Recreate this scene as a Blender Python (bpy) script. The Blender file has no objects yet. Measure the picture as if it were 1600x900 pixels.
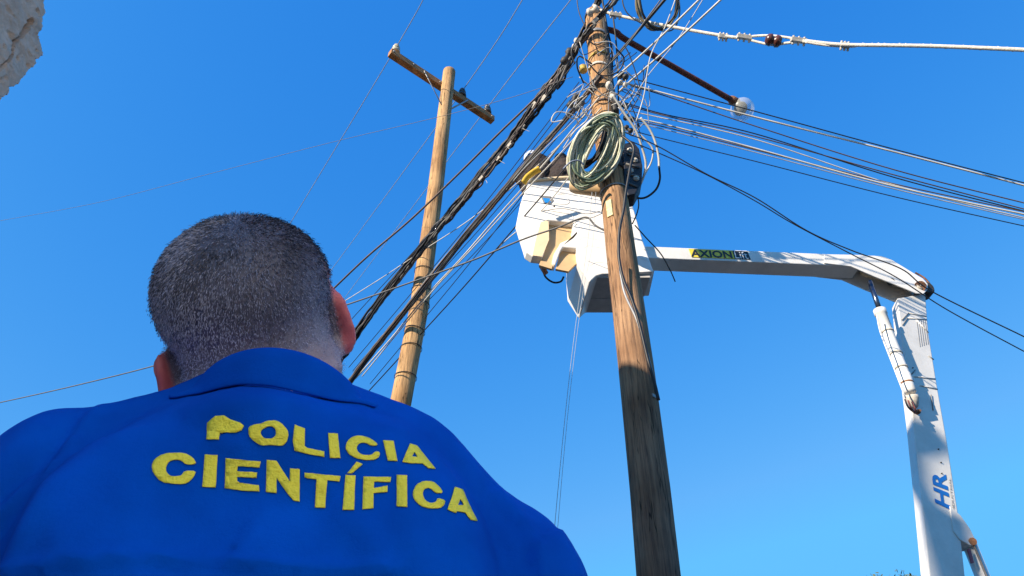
import bpy, bmesh, math, random
import numpy as np
from mathutils import Vector, Matrix, noise
from mathutils.bvhtree import BVHTree
from mathutils.geometry import tessellate_polygon
R = math.radians
random.seed(7); rng = np.random.default_rng(7)
S = bpy.context.scene
COL = S.collection

# ------------------------------------------------------------------ camera
PITCH, F, CX, CY = R(40), 1150.0, 800.0, 450.0
CAM = Vector((0, 0, 1.25))
cd = bpy.data.cameras.new('camera'); cam = bpy.data.objects.new('camera', cd); COL.objects.link(cam)
cam.location = CAM; cam.rotation_euler = (R(90) + PITCH, 0, 0)
cd.sensor_width = 36; cd.lens = F / 1600 * 36; cd.clip_start = .02; cd.clip_end = 3000
S.camera = cam
SP, CP = math.sin(PITCH), math.cos(PITCH)

# ------------------------------------------------------------------ light
SUN_EL, SUN_AZ = R(26), math.atan2(-.76, -.65)      # azimuth measured from +Y towards +X
sun_dir = Vector((math.sin(SUN_AZ) * math.cos(SUN_EL), math.cos(SUN_AZ) * math.cos(SUN_EL), math.sin(SUN_EL)))
W = bpy.data.worlds.new('World'); S.world = W; W.use_nodes = True
nt = W.node_tree; bg = nt.nodes['Background']
sky = nt.nodes.new('ShaderNodeTexSky'); sky.sky_type = 'NISHITA'; sky.sun_disc = False
sky.sun_elevation = SUN_EL; sky.sun_rotation = SUN_AZ
sky.air_density = 1.0; sky.dust_density = .3; sky.ozone_density = 2.5
sep = nt.nodes.new('ShaderNodeSeparateColor'); cmb = nt.nodes.new('ShaderNodeCombineColor'); nt.links.new(sky.outputs[0], sep.inputs[0])
for ch, (pw, k) in enumerate(((1.8, .257), (.77, .80), (.30, 2.15))):       # deep saturated blue of the photo, applied to the sky itself
    a = nt.nodes.new('ShaderNodeMath'); a.operation = 'POWER'; a.inputs[1].default_value = pw; nt.links.new(sep.outputs[ch], a.inputs[0])
    b = nt.nodes.new('ShaderNodeMath'); b.operation = 'MULTIPLY'; b.inputs[1].default_value = k; nt.links.new(a.outputs[0], b.inputs[0]); 
    c = nt.nodes.new('ShaderNodeMath'); c.operation = 'MINIMUM'; c.inputs[1].default_value = (.44, 1.8, 3.6)[ch]; nt.links.new(b.outputs[0], c.inputs[0]); nt.links.new(c.outputs[0], cmb.inputs[ch])
nt.links.new(cmb.outputs[0], bg.inputs[0])
bg.inputs[1].default_value = .15
sl = bpy.data.lights.new('sun', 'SUN'); sl.energy = 4.3; sl.angle = R(.5); sl.color = (1, .86, .68)
so = bpy.data.objects.new('sun', sl); COL.objects.link(so)
so.rotation_euler = sun_dir.to_track_quat('Z', 'Y').to_euler(); so.location = (-8, -8, 12)
S.view_settings.view_transform = 'Standard'; S.view_settings.look = 'None'
S.view_settings.exposure = 1.0; S.view_settings.gamma = 1
S.render.engine = 'CYCLES'

# ------------------------------------------------------------------ helpers
def ray(px, py):
    x, v = (px - CX) / F, (CY - py) / F
    return Vector((x, CP - v * SP, SP + v * CP))
def P(px, py, d): return CAM + ray(px, py) * d
def onplane(px, py, p0, n):
    r = ray(px, py); t = (Vector(p0) - CAM).dot(n) / r.dot(n); return CAM + r * t
def proj(co):
    q = co - np.array(CAM); d = q[:, 1] * CP + q[:, 2] * SP
    return CX + F * q[:, 0] / d, CY - F * (q[:, 2] * CP - q[:, 1] * SP) / d, d

def obj(name, me, m=None, parent=None):
    if isinstance(me, bmesh.types.BMesh):
        b = me; me = bpy.data.meshes.new(name); b.to_mesh(me); b.free()
    o = bpy.data.objects.new(name, me); COL.objects.link(o)
    if m is not None and not len(me.materials):
        for k in (m if isinstance(m, (list, tuple)) else [m]): me.materials.append(k)
    if parent is not None:
        o.parent = parent; o.matrix_parent_inverse = Matrix.Translation(parent.location).inverted() if parent.rotation_euler[:] == (0, 0, 0) else parent.matrix_basis.inverted()
    return o
def tag(o, label=None, cat=None, group=None, kind=None):
    for k, v in (('label', label), ('category', cat), ('group', group), ('kind', kind)):
        if v: o[k] = v
    return o
def thing(name, loc, label, cat, group=None):
    o = bpy.data.objects.new(name, None); COL.objects.link(o); o.location = loc; o.empty_display_size = .1
    return tag(o, label, cat, group)
def smooth(o, ang=40):
    me = o.data; me.polygons.foreach_set('use_smooth', [True] * len(me.polygons))
    try: me.set_sharp_from_angle(angle=R(ang))
    except Exception: pass
    return o

def catmull(pts, n=10):
    pts = [Vector(p) for p in pts]
    if len(pts) < 3: return pts
    q = [pts[0] * 2 - pts[1]] + pts + [pts[-1] * 2 - pts[-2]]; out = []
    for i in range(1, len(q) - 2):
        a, b, c, d = q[i - 1:i + 3]
        for k in range(n):
            t = k / n
            out.append(.5 * ((2 * b) + (c - a) * t + (2 * a - 5 * b + 4 * c - d) * t * t + (3 * b - a - 3 * c + d) * t ** 3))
    out.append(pts[-1]); return out
def tube(bm, pts, r, sides=6, closed=False, mi=0, flat=1.0):
    pts = [Vector(p) for p in pts]; n = len(pts)
    rad = r if callable(r) else (lambda t: r)
    t0 = (pts[1] - pts[0]).normalized(); up = t0.orthogonal().normalized(); rings = []
    for i, p in enumerate(pts):
        a = pts[i - 1] if (i or closed) else p; b = pts[(i + 1) % n] if (i < n - 1 or closed) else p
        t = (b - a).normalized(); up = (up - t * up.dot(t)).normalized(); s = t.cross(up)
        rr = rad(i / max(1, n - 1))
        rings.append([bm.verts.new(p + (up * math.cos(2 * math.pi * k / sides) + s * math.sin(2 * math.pi * k / sides) * flat) * rr) for k in range(sides)])
    for i in range(n if closed else n - 1):
        A, B = rings[i], rings[(i + 1) % n]
        for k in range(sides):
            f = bm.faces.new((A[k], A[(k + 1) % sides], B[(k + 1) % sides], B[k])); f.smooth = True; f.material_index = mi
    if not closed:
        for rg, fl in ((rings[0], True), (rings[-1], False)):
            f = bm.faces.new(rg[::-1] if fl else rg); f.material_index = mi
    return rings
def lathe(bm, base, axis, prof, sides=20, mi=0):
    """prof: (height, radius) along axis"""
    axis = Vector(axis).normalized(); u = axis.orthogonal().normalized(); w = axis.cross(u); rings = []
    for h, r in prof:
        rings.append([bm.verts.new(Vector(base) + axis * h + (u * math.cos(2 * math.pi * k / sides) + w * math.sin(2 * math.pi * k / sides)) * max(r, 1e-4)) for k in range(sides)])
    for A, B in zip(rings, rings[1:]):
        for k in range(sides):
            f = bm.faces.new((A[k], A[(k + 1) % sides], B[(k + 1) % sides], B[k])); f.smooth = True; f.material_index = mi
    bm.faces.new(rings[0][::-1]).material_index = mi; bm.faces.new(rings[-1]).material_index = mi
def prism(bm, pts, ext, mi=0):
    """closed polygon (list of Vector) extruded by ext; keeps concave outlines"""
    ext = Vector(ext); a = [bm.verts.new(p) for p in pts]; b = [bm.verts.new(p + ext) for p in pts]
    tris = tessellate_polygon([[Vector(p) for p in pts]])
    for t in tris:
        try:
            bm.faces.new([a[i] for i in t]).material_index = mi; bm.faces.new([b[i] for i in reversed(t)]).material_index = mi
        except ValueError: pass
    n = len(pts)
    for i in range(n):
        bm.faces.new((a[i], a[(i + 1) % n], b[(i + 1) % n], b[i])).material_index = mi
    bmesh.ops.recalc_face_normals(bm, faces=bm.faces)
def box(bm, c, ax, ay, az, mi=0):
    """box centre c, half-axis vectors"""
    c = Vector(c); v = {}
    for i in (-1, 1):
        for j in (-1, 1):
            for k in (-1, 1): v[i, j, k] = bm.verts.new(c + Vector(ax) * i + Vector(ay) * j + Vector(az) * k)
    for q in (((-1,-1,-1),(-1,1,-1),(1,1,-1),(1,-1,-1)), ((-1,-1,1),(1,-1,1),(1,1,1),(-1,1,1)), ((-1,-1,-1),(1,-1,-1),(1,-1,1),(-1,-1,1)),
              ((-1,1,-1),(-1,1,1),(1,1,1),(1,1,-1)), ((-1,-1,-1),(-1,-1,1),(-1,1,1),(-1,1,-1)), ((1,-1,-1),(1,1,-1),(1,1,1),(1,-1,1))):
        bm.faces.new([v[k] for k in q]).material_index = mi
    bmesh.ops.recalc_face_normals(bm, faces=bm.faces)
def bevel(o, w, seg=2):
    m = o.modifiers.new('bevel', 'BEVEL'); m.width = w; m.segments = seg; m.limit_method = 'ANGLE'; m.angle_limit = R(35)
    return o

# ------------------------------------------------------------------ materials
def mat(name, col, rough=.6, metal=0, var=.25, scale=8, bump=0, bscale=60, stretch=None, col2=None, sss=0, spec=.5, trans=0):
    m = bpy.data.materials.new(name); m.use_nodes = True; t = m.node_tree; N = t.nodes; L = t.links
    b = N['Principled BSDF']; b.inputs['Roughness'].default_value = rough; b.inputs['Metallic'].default_value = metal
    b.inputs['Specular IOR Level'].default_value = spec
    if trans: b.inputs['Transmission Weight'].default_value = trans
    tc = N.new('ShaderNodeTexCoord'); mp = N.new('ShaderNodeMapping'); L.new(tc.outputs['Object'], mp.inputs[0])
    if stretch: mp.inputs['Scale'].default_value = stretch
    nz = N.new('ShaderNodeTexNoise'); nz.inputs['Scale'].default_value = scale; nz.inputs['Detail'].default_value = 6; nz.inputs['Roughness'].default_value = .65
    L.new(mp.outputs[0], nz.inputs[0])
    cr = N.new('ShaderNodeValToRGB'); cr.color_ramp.elements[0].position = .32; cr.color_ramp.elements[1].position = .7
    c2 = col2 or tuple(min(1, c * (1 + var)) for c in col); c1 = tuple(c * (1 - var) for c in col)
    cr.color_ramp.elements[0].color = (*c1, 1); cr.color_ramp.elements[1].color = (*c2, 1)
    L.new(nz.outputs[0], cr.inputs[0]); L.new(cr.outputs[0], b.inputs['Base Color'])
    if bump:
        n2 = N.new('ShaderNodeTexNoise'); n2.inputs['Scale'].default_value = bscale; n2.inputs['Detail'].default_value = 5
        L.new(mp.outputs[0], n2.inputs[0]); bp = N.new('ShaderNodeBump'); bp.inputs['Strength'].default_value = bump; bp.inputs['Distance'].default_value = .01
        L.new(n2.outputs[0], bp.inputs['Height']); L.new(bp.outputs[0], b.inputs['Normal'])
    if sss:
        b.inputs['Subsurface Weight'].default_value = sss; b.inputs['Subsurface Radius'].default_value = (1, .25, .1); b.inputs['Subsurface Scale'].default_value = .006
    return m
def attr_mat(name, attr, rough=.6, bump=0, bscale=200, sss=0, spec=.4, noise_amt=0, nscale=60):
    m = bpy.data.materials.new(name); m.use_nodes = True; t = m.node_tree; N = t.nodes; L = t.links; b = N['Principled BSDF']
    b.inputs['Roughness'].default_value = rough; b.inputs['Specular IOR Level'].default_value = spec
    a = N.new('ShaderNodeAttribute'); a.attribute_name = attr; src = a.outputs['Color']
    tc = N.new('ShaderNodeTexCoord')
    if noise_amt:
        nz = N.new('ShaderNodeTexNoise'); nz.inputs['Scale'].default_value = nscale; nz.inputs['Detail'].default_value = 5; L.new(tc.outputs['Object'], nz.inputs[0])
        mr = N.new('ShaderNodeMapRange'); mr.inputs[1].default_value = .3; mr.inputs[2].default_value = .7; mr.inputs[3].default_value = 1 - noise_amt; mr.inputs[4].default_value = 1 + noise_amt
        L.new(nz.outputs[0], mr.inputs[0]); mx = N.new('ShaderNodeVectorMath'); mx.operation = 'SCALE'; L.new(src, mx.inputs[0]); L.new(mr.outputs[0], mx.inputs['Scale']); src = mx.outputs[0]
    L.new(src, b.inputs['Base Color'])
    if bump:
        n2 = N.new('ShaderNodeTexNoise'); n2.inputs['Scale'].default_value = bscale; L.new(tc.outputs['Object'], n2.inputs[0])
        bp = N.new('ShaderNodeBump'); bp.inputs['Strength'].default_value = bump; bp.inputs['Distance'].default_value = .002
        L.new(n2.outputs[0], bp.inputs['Height']); L.new(bp.outputs[0], b.inputs['Normal'])
    if sss:
        b.inputs['Subsurface Weight'].default_value = sss; b.inputs['Subsurface Radius'].default_value = (1, .25, .12); b.inputs['Subsurface Scale'].default_value = .006
    return m
def wood(name, light, dark, base=None):
    m = bpy.data.materials.new(name); m.use_nodes = True; t = m.node_tree; N = t.nodes; L = t.links; b = N['Principled BSDF']
    b.inputs['Roughness'].default_value = .85; b.inputs['Specular IOR Level'].default_value = .2
    tc = N.new('ShaderNodeTexCoord'); mp = N.new('ShaderNodeMapping'); mp.inputs['Scale'].default_value = (1, 1, .045); L.new(tc.outputs['Object'], mp.inputs[0])
    g = N.new('ShaderNodeTexNoise'); g.inputs['Scale'].default_value = 60; g.inputs['Detail'].default_value = 8; g.inputs['Roughness'].default_value = .7; L.new(mp.outputs[0], g.inputs[0])
    cr = N.new('ShaderNodeValToRGB'); e = cr.color_ramp.elements; e[0].position = .34; e[0].color = (*dark, 1); e[1].position = .56; e[1].color = (*light, 1)
    k = cr.color_ramp.elements.new(.8); k.color = tuple(min(1, c * 1.25) for c in light) + (1,)
    L.new(g.outputs[0], cr.inputs[0])
    big = N.new('ShaderNodeTexNoise'); big.inputs['Scale'].default_value = 2.2; big.inputs['Detail'].default_value = 5; L.new(tc.outputs['Object'], big.inputs[0])
    c2 = N.new('ShaderNodeValToRGB'); c2.color_ramp.elements[0].position = .3; c2.color_ramp.elements[0].color = (.62, .55, .5, 1); c2.color_ramp.elements[1].position = .65; c2.color_ramp.elements[1].color = (1, 1, 1, 1)
    L.new(big.outputs[0], c2.inputs[0])
    mx = N.new('ShaderNodeMix'); mx.data_type = 'RGBA'; mx.blend_type = 'MULTIPLY'; mx.inputs[0].default_value = 1
    L.new(cr.outputs[0], mx.inputs[6]); L.new(c2.outputs[0], mx.inputs[7]); L.new(mx.outputs[2], b.inputs['Base Color'])
    m2 = N.new('ShaderNodeMapping'); m2.inputs['Scale'].default_value = (1, 1, .05); L.new(tc.outputs['Object'], m2.inputs[0])
    ck = N.new('ShaderNodeTexNoise'); ck.inputs['Scale'].default_value = 16; ck.inputs['Detail'].default_value = 3; L.new(m2.outputs[0], ck.inputs[0])
    s1 = N.new('ShaderNodeMath'); s1.operation = 'SUBTRACT'; s1.inputs[1].default_value = .5; L.new(ck.outputs[0], s1.inputs[0]); s2 = N.new('ShaderNodeMath'); s2.operation = 'ABSOLUTE'; L.new(s1.outputs[0], s2.inputs[0])
    cm = N.new('ShaderNodeMapRange'); cm.inputs[1].default_value = .004; cm.inputs[2].default_value = .014; cm.inputs[3].default_value = .28; cm.inputs[4].default_value = 1; L.new(s2.outputs[0], cm.inputs[0])
    srcw = mx.outputs[2]
    if base:      # shade painted in: darker, bluer towards the foot; some weathering, golden towards the top
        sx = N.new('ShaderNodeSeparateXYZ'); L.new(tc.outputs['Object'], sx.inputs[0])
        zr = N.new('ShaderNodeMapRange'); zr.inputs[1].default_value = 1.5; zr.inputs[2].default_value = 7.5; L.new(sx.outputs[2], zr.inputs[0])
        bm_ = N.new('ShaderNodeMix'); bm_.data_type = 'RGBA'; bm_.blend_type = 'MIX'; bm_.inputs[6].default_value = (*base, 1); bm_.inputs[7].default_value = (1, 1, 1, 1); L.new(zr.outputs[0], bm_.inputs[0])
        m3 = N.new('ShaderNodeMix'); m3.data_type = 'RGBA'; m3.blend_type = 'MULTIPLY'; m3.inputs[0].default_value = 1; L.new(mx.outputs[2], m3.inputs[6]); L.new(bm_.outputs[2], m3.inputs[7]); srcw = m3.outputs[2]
    v2 = N.new('ShaderNodeVectorMath'); v2.operation = 'SCALE'; L.new(srcw, v2.inputs[0]); L.new(cm.outputs[0], v2.inputs['Scale']); L.new(v2.outputs[0], b.inputs['Base Color'])
    bp = N.new('ShaderNodeBump'); bp.inputs['Strength'].default_value = .8; bp.inputs['Distance'].default_value = .012; L.new(g.outputs[0], bp.inputs['Height']); L.new(bp.outputs[0], b.inputs['Normal'])
    return m
M = dict(
    black=mat('black_cable', (.012, .012, .014), .5, var=.4), grey=mat('grey_cable', (.10, .10, .10), .6),
    brown=mat('brown_cable', (.09, .06, .05), .6, var=.4, scale=3), white=mat('white_cable', (.55, .53, .48), .6, var=.3, scale=3),
    pale=mat('bare_wire', (.38, .4, .42), .45, var=.2), rope=mat('pale_rope', (.62, .58, .5), .7, var=.2, scale=30, bump=.6, bscale=90),
    rust=mat('rusty_steel', (.13, .035, .022), .8, var=.55, scale=14, bump=.5), rust2=mat('rusty_cap', (.22, .10, .05), .8, var=.5, scale=25, bump=.5),
    bwhite=mat('bucket_fibreglass', (.82, .8, .76), .35, var=.05, scale=5), boomw=mat('boom_paint', (.72, .7, .66), .4, var=.12, scale=3.5, bump=.08),
    beige=mat('beige_fibreglass', (.62, .42, .22), .5, var=.1, scale=6), beige2=mat('pale_beige_fibreglass', (.78, .62, .40), .5, var=.06),
    chrome=mat('steel_rod', (.10, .12, .16), .25, metal=.9), dark=mat('dark_iron', (.03, .028, .025), .6, var=.5, bump=.3),
    galv=mat('galvanised', (.33, .33, .32), .5, metal=.4, var=.25, scale=20), ceram=mat('pale_ceramic', (.45, .40, .28), .3, var=.25, scale=20),
    ceramd=mat('dark_ceramic', (.05, .05, .05), .25, var=.3), yellow=mat('yellow_band', (.45, .3, .05), .6, var=.4, scale=30),
    clampw=mat('white_clamp', (.55, .5, .42), .6, var=.3, scale=40), tape=mat('black_tape', (.008, .009, .016), .55, var=.3, scale=30),
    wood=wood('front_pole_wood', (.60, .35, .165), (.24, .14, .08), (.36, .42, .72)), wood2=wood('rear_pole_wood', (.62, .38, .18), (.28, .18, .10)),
    arm=mat('crossarm_wood', (.40, .18, .06), .8, var=.5, scale=9, bump=.5, stretch=(1, 1, 6)),
    lblY=mat('yellow_label', (.75, .6, .05), .4, var=.05), lblK=mat('black_label', (.02, .02, .02), .4), lblW=mat('white_letter', (.75, .75, .75), .4, var=.02),
    lblB=mat('blue_letter', (.01, .14, .5), .4, var=.05), greym=mat('grey_letter', (.22, .22, .22), .5),
    skyblue=mat('blue_plastic', (.02, .2, .5), .3), hiviz=mat('yellow_cloth', (.75, .45, .04), .8, var=.2),
    jacket=mat('dark_jacket', (.028, .018, .016), .85, var=.8, scale=30, bump=.8, bscale=60), trousers=mat('navy_trousers', (.01, .015, .035), .9),
    leather=mat('black_shoe', (.01, .01, .01), .4), helmet=mat('white_helmet', (.7, .74, .8), .3),
)

# ------------------------------------------------------------------ ground
def ground():
    bm = bmesh.new(); bmesh.ops.create_grid(bm, x_segments=40, y_segments=40, size=800)
    o = obj('ground', bm, mat('dusty_ground', (.075, .065, .055), .95, var=.3, scale=.6, bump=.3, bscale=4)); o['kind'] = 'structure'
ground()

# ------------------------------------------------------------------ crumbling building, upper left
PX = Vector((-4.1, 0, 0)); NX = Vector((1, 0, 0))
outline = [(72, -14), (70, 0), (69, 12), (69, 22), (65, 34), (63, 43), (61, 52), (62, 66), (63, 84), (57, 92), (57, 99), (50, 104), (43, 115), (36, 122), (29, 130), (17, 136), (12, 145), (0, 156)]
def building():
    ed = [onplane(x, y, PX, NX) for x, y in outline]
    root = thing('plastered_building', (-4.1, 3.4, 0), 'rough plastered building corner with crumbling edge and dark crack at upper left', 'building')
    # body behind the render coat
    core = [Vector((0, p.y - .05, p.z)) for p in ed]
    poly = [Vector((-4.16, -3.3, 7.6)), Vector((-4.16, 1.2, 7.5)), Vector((-4.16, 3.15, 7.6))] + [Vector((-4.16, p.y, p.z)) for p in core] + [Vector((-4.16, core[-1].y - .02, 4)), Vector((-4.16, core[-1].y, 0)), Vector((-4.16, -3.3, 0))]
    bm = bmesh.new(); prism(bm, poly, (-7, 0, 0))
    pm = mat('old_plaster', (.60, .43, .32), .95, var=.25, scale=5, bump=1.0, bscale=22)
    obj('wall', bm, pm, root)
    # ragged render coat with real crack and pits
    poly2 = [(p.y, p.z) for p in ed]
    y0, y1, z0, z1 = 1.9, 3.9, 5.6, 7.75; st = .0125
    ny, nz = int((y1 - y0) / st), int((z1 - z0) / st)
    top = poly2[0]; bot = poly2[-1]
    fullp = [(1.9, 7.6), (3.15, 7.6)] + poly2 + [(bot[0], 5.6), (1.9, 5.6)]
    def inside(y, z):
        c = False; n = len(fullp)
        for i in range(n):
            (a, b), (d, e) = fullp[i], fullp[(i + 1) % n]
            if (b > z) != (e > z) and y < (d - a) * (z - b) / (e - b) + a: c = not c
        return c
    crack = [onplane(x, y, PX, NX) for x, y in [(48, 33), (44, 42), (39, 50), (34, 57), (25, 65), (22, 76), (19, 86), (10, 96), (0, 109), (-20, 125)]]
    def dcrack(y, z):
        best = 9; kk = 0
        for k, (a, b) in enumerate(zip(crack, crack[1:])):
            ay, az, by, bz = a.y, a.z, b.y, b.z; t = max(0, min(1, ((y - ay) * (by - ay) + (z - az) * (bz - az)) / ((by - ay) ** 2 + (bz - az) ** 2)))
            dd = math.hypot(y - ay - t * (by - ay), z - az - t * (bz - az))
            if dd < best: best = dd; kk = k
        return best, kk
    bm = bmesh.new(); V = {}
    def vert(i, j):
        if (i, j) in V: return V[i, j]
        y, z = y0 + i * st, z0 + j * st
        n = noise.fractal(Vector((y * 5, z * 5, 0)), 1, 2, 5); f = noise.noise(Vector((y * 40, z * 40, 3)))
        x = -4.1 + .02 * n + .004 * f
        pit = noise.noise(Vector((y * 12, z * 9, 9)))
        if pit > .42: x -= (pit - .42) * .12
        d, k = dcrack(y, z); w = [.024, .024, .018, .012, .011, .012, .01, .009, .008][k]
        if d < w: x -= .11 * (1 - d / w) ** .5
        V[i, j] = bm.verts.new((x, y + .010 * noise.noise(Vector((y * 30, z * 30, 5))), z + .010 * noise.noise(Vector((y * 30, z * 30, 8))))); return V[i, j]
    for i in range(ny):
        for j in range(nz):
            yy, zz = y0 + (i + .5) * st, z0 + (j + .5) * st
            jit = .02 * noise.noise(Vector((yy * 14, zz * 14, 1)))
            if inside(yy + jit, zz + jit): bm.faces.new((vert(i, j), vert(i + 1, j), vert(i + 1, j + 1), vert(i, j + 1)))
    ext = bmesh.ops.extrude_face_region(bm, geom=bm.faces[:])
    for v in [g for g in ext['geom'] if isinstance(g, bmesh.types.BMVert)]: v.co.x = -4.22
    bmesh.ops.recalc_face_normals(bm, faces=bm.faces)
    obj('render_coat', bm, pm, root)
    # rooftop slab edge
    return root
building()
def fill_house():  # unseen house, added to bounce sunlight onto the back of the man
    t = thing('fill_house', (1.7, -.8, 0), 'unseen whitewashed house added behind the camera as bounce fill', 'house')
    wm = mat('bounce_white', (.84, .80, .74), .9, var=.04, bump=.3)
    bm = bmesh.new(); prism(bm, [Vector((1.5, -.6, 0)), Vector((1.5, -.6, 5.6)), Vector((1.5, -7, 5.6)), Vector((1.5, -7, 0))], (5, 0, 0)); obj('wall', bm, wm, t)
    bm = bmesh.new(); prism(bm, [Vector((1.5, -.6, 5.603)), Vector((1.5, -.6, 5.75)), Vector((1.5, -7.2, 5.75)), Vector((1.5, -7.2, 5.603))], (5.4, 0, 0)); obj('roof', bm, wm, t)
fill_house()

# ------------------------------------------------------------------ poles
def pole(name, cs, m, label, zlow, Yp, cat='utility pole'):
    """cs: (px, py, radius) centres measured on the photo at distance Yp"""
    n = Vector((0, 1, 0)); pts = [(onplane(x, y, (0, Yp, 0), n), r) for x, y, r in cs]
    low = pts[0][0].copy(); low.z = zlow; pts = [(low, pts[0][1] * 1.03)] + pts
    root = thing(name, (low.x, low.y, 0), label, cat)
    # dense rings with irregular surface
    path = []; 
    for (a, ra), (b, rb) in zip(pts, pts[1:]):
        k = max(1, int((b - a).length / .05))
        for i in range(k): t = i / k; path.append((a.lerp(b, t), ra + (rb - ra) * t))
    path.append(pts[-1]); bm = bmesh.new(); rings = []; sd = 28
    for p, r in path:
        rg = []
        for k in range(sd):
            th = 2 * math.pi * k / sd; q = Vector((math.cos(th), math.sin(th), 0))
            rr = r * (1 + .035 * noise.noise(Vector((q.x * 2.2, q.y * 2.2, p.z * .35 + Yp))) + .012 * noise.noise(Vector((q.x * 9, q.y * 9, p.z * .8))))
            rg.append(bm.verts.new(p + q * rr))
        rings.append(rg)
    for A, B in zip(rings, rings[1:]):
        for k in range(sd): bm.faces.new((A[k], A[(k + 1) % sd], B[(k + 1) % sd], B[k])).smooth = True
    c = bm.verts.new(path[-1][0] + Vector((0, 0, .03)))
    for k in range(sd): bm.faces.new((rings[-1][k], rings[-1][(k + 1) % sd], c))
    bm.faces.new(rings[0][::-1]); obj('shaft', bm, m, root)
    return root, path
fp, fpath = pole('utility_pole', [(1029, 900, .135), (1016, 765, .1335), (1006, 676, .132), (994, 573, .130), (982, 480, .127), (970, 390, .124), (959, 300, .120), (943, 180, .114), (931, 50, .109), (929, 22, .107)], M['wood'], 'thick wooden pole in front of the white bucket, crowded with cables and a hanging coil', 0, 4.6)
bp_, bpath = pole('utility_pole', [(620, 660, .122), (655, 480, .118), (680, 300, .112), (702, 112, .104)], M['wood2'], 'plain wooden pole behind the shoulder of the man, carrying the wooden crossarm', 0, 7.2)
def pole_at(path, z):
    for (a, ra), (b, rb) in zip(path, path[1:]):
        if a.z <= z <= b.z: t = (z - a.z) / (b.z - a.z); return a.lerp(b, t), ra
    return path[-1]
def zof(py, Y):  return onplane(0, py, (0, Y, 0), Vector((0, 1, 0))).z
def band(root, path, py, Y, h, m, name='band', gap=.004, tilt=0):
    z = zof(py, Y); c, r = pole_at(path, z); r = r * 1.02 + gap; bm = bmesh.new(); s = 28
    rings = []
    for dz, rr in ((-h/2, r), (-h/2, r + .006), (h/2, r + .006), (h/2, r)):
        rings.append([bm.verts.new(c + Vector((math.cos(2*math.pi*k/s) * rr, math.sin(2*math.pi*k/s) * rr, dz + tilt * math.cos(2*math.pi*k/s)))) for k in range(s)])
    for i in range(4):
        A, B = rings[i], rings[(i + 1) % 4]
        for k in range(s): bm.faces.new((A[k], A[(k+1) % s], B[(k+1) % s], B[k])).smooth = True
    bmesh.ops.recalc_face_normals(bm, faces=bm.faces)
    return obj(name, bm, m, root), c, r
band(fp, fpath, 265, 4.6, .13, M['tape'], 'tape_band')
band(fp, fpath, 303, 4.6, .012, M['galv'], 'wire_tie', tilt=.02); band(fp, fpath, 95, 4.6, .03, M['yellow'], 'strap', tilt=.03)
band(fp, fpath, 170, 4.6, .02, M['brown'], 'strap'); band(fp, fpath, 60, 4.6, .05, M['galv'], 'strap'); band(fp, fpath, 112, 4.6, .035, M['clampw'], 'strap', tilt=-.02); band(fp, fpath, 28, 4.6, .05, M['dark'], 'strap')
for y_ in (425, 455, 478, 518, 545, 590): band(bp_, bpath, y_, 7.2, .008, M['dark'], 'wire_tie', tilt=random.uniform(-.02, .02))
def pole_bits():
    z = zof(115, 4.6); c, r = pole_at(fpath, z); bm = bmesh.new()
    lathe(bm, c + Vector((-r - .07, -.05, -.03)), (0, 0, 1), [(0, .02), (.01, .045), (.04, .03), (.07, .045), (.09, .02)], 14)
    tube(bm, [c + Vector((-r + .02, -.05, .01)), c + Vector((-r - .1, -.05, .01))], .012); obj('bracket', bm, M['yellow'], fp)
    z = zof(338, 4.6); c, r = pole_at(fpath, z); bm = bmesh.new()      # yellowish worn patch plate
    a = c + Vector((-.62 * r, -.82 * r, 0)); nn = Vector((-.6, -.8, 0))
    box(bm, a, Vector((.8, -.6, 0)) * .028, nn * .006, Vector((0, 0, .10))); bevel(obj('number_plate', bm, mat('worn_plate', (.6, .52, .25), .6, var=.4, scale=30), fp), .003)
    z = zof(630, 4.6); c, r = pole_at(fpath, z); bm = bmesh.new(); a = c + Vector((.66 * r, -.75 * r, 0)); nn = Vector((.66, -.75, 0))
    box(bm, a, Vector((.75, .66, 0)) * .022, nn * .004, Vector((0, 0, .012))); obj('tag', bm, M['galv'], fp)
    # dark riser down the top right of the pole
    bm = bmesh.new(); pts = [onplane(x, y, (0, 4.55, 0), Vector((0, 1, 0))) for x, y in [(942, 22), (946, 60), (950, 100), (957, 150), (962, 175)]]
    tube(bm, catmull(pts, 6), .035, 8); obj('riser_pipe', bm, M['dark'], fp)
pole_bits()

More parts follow.
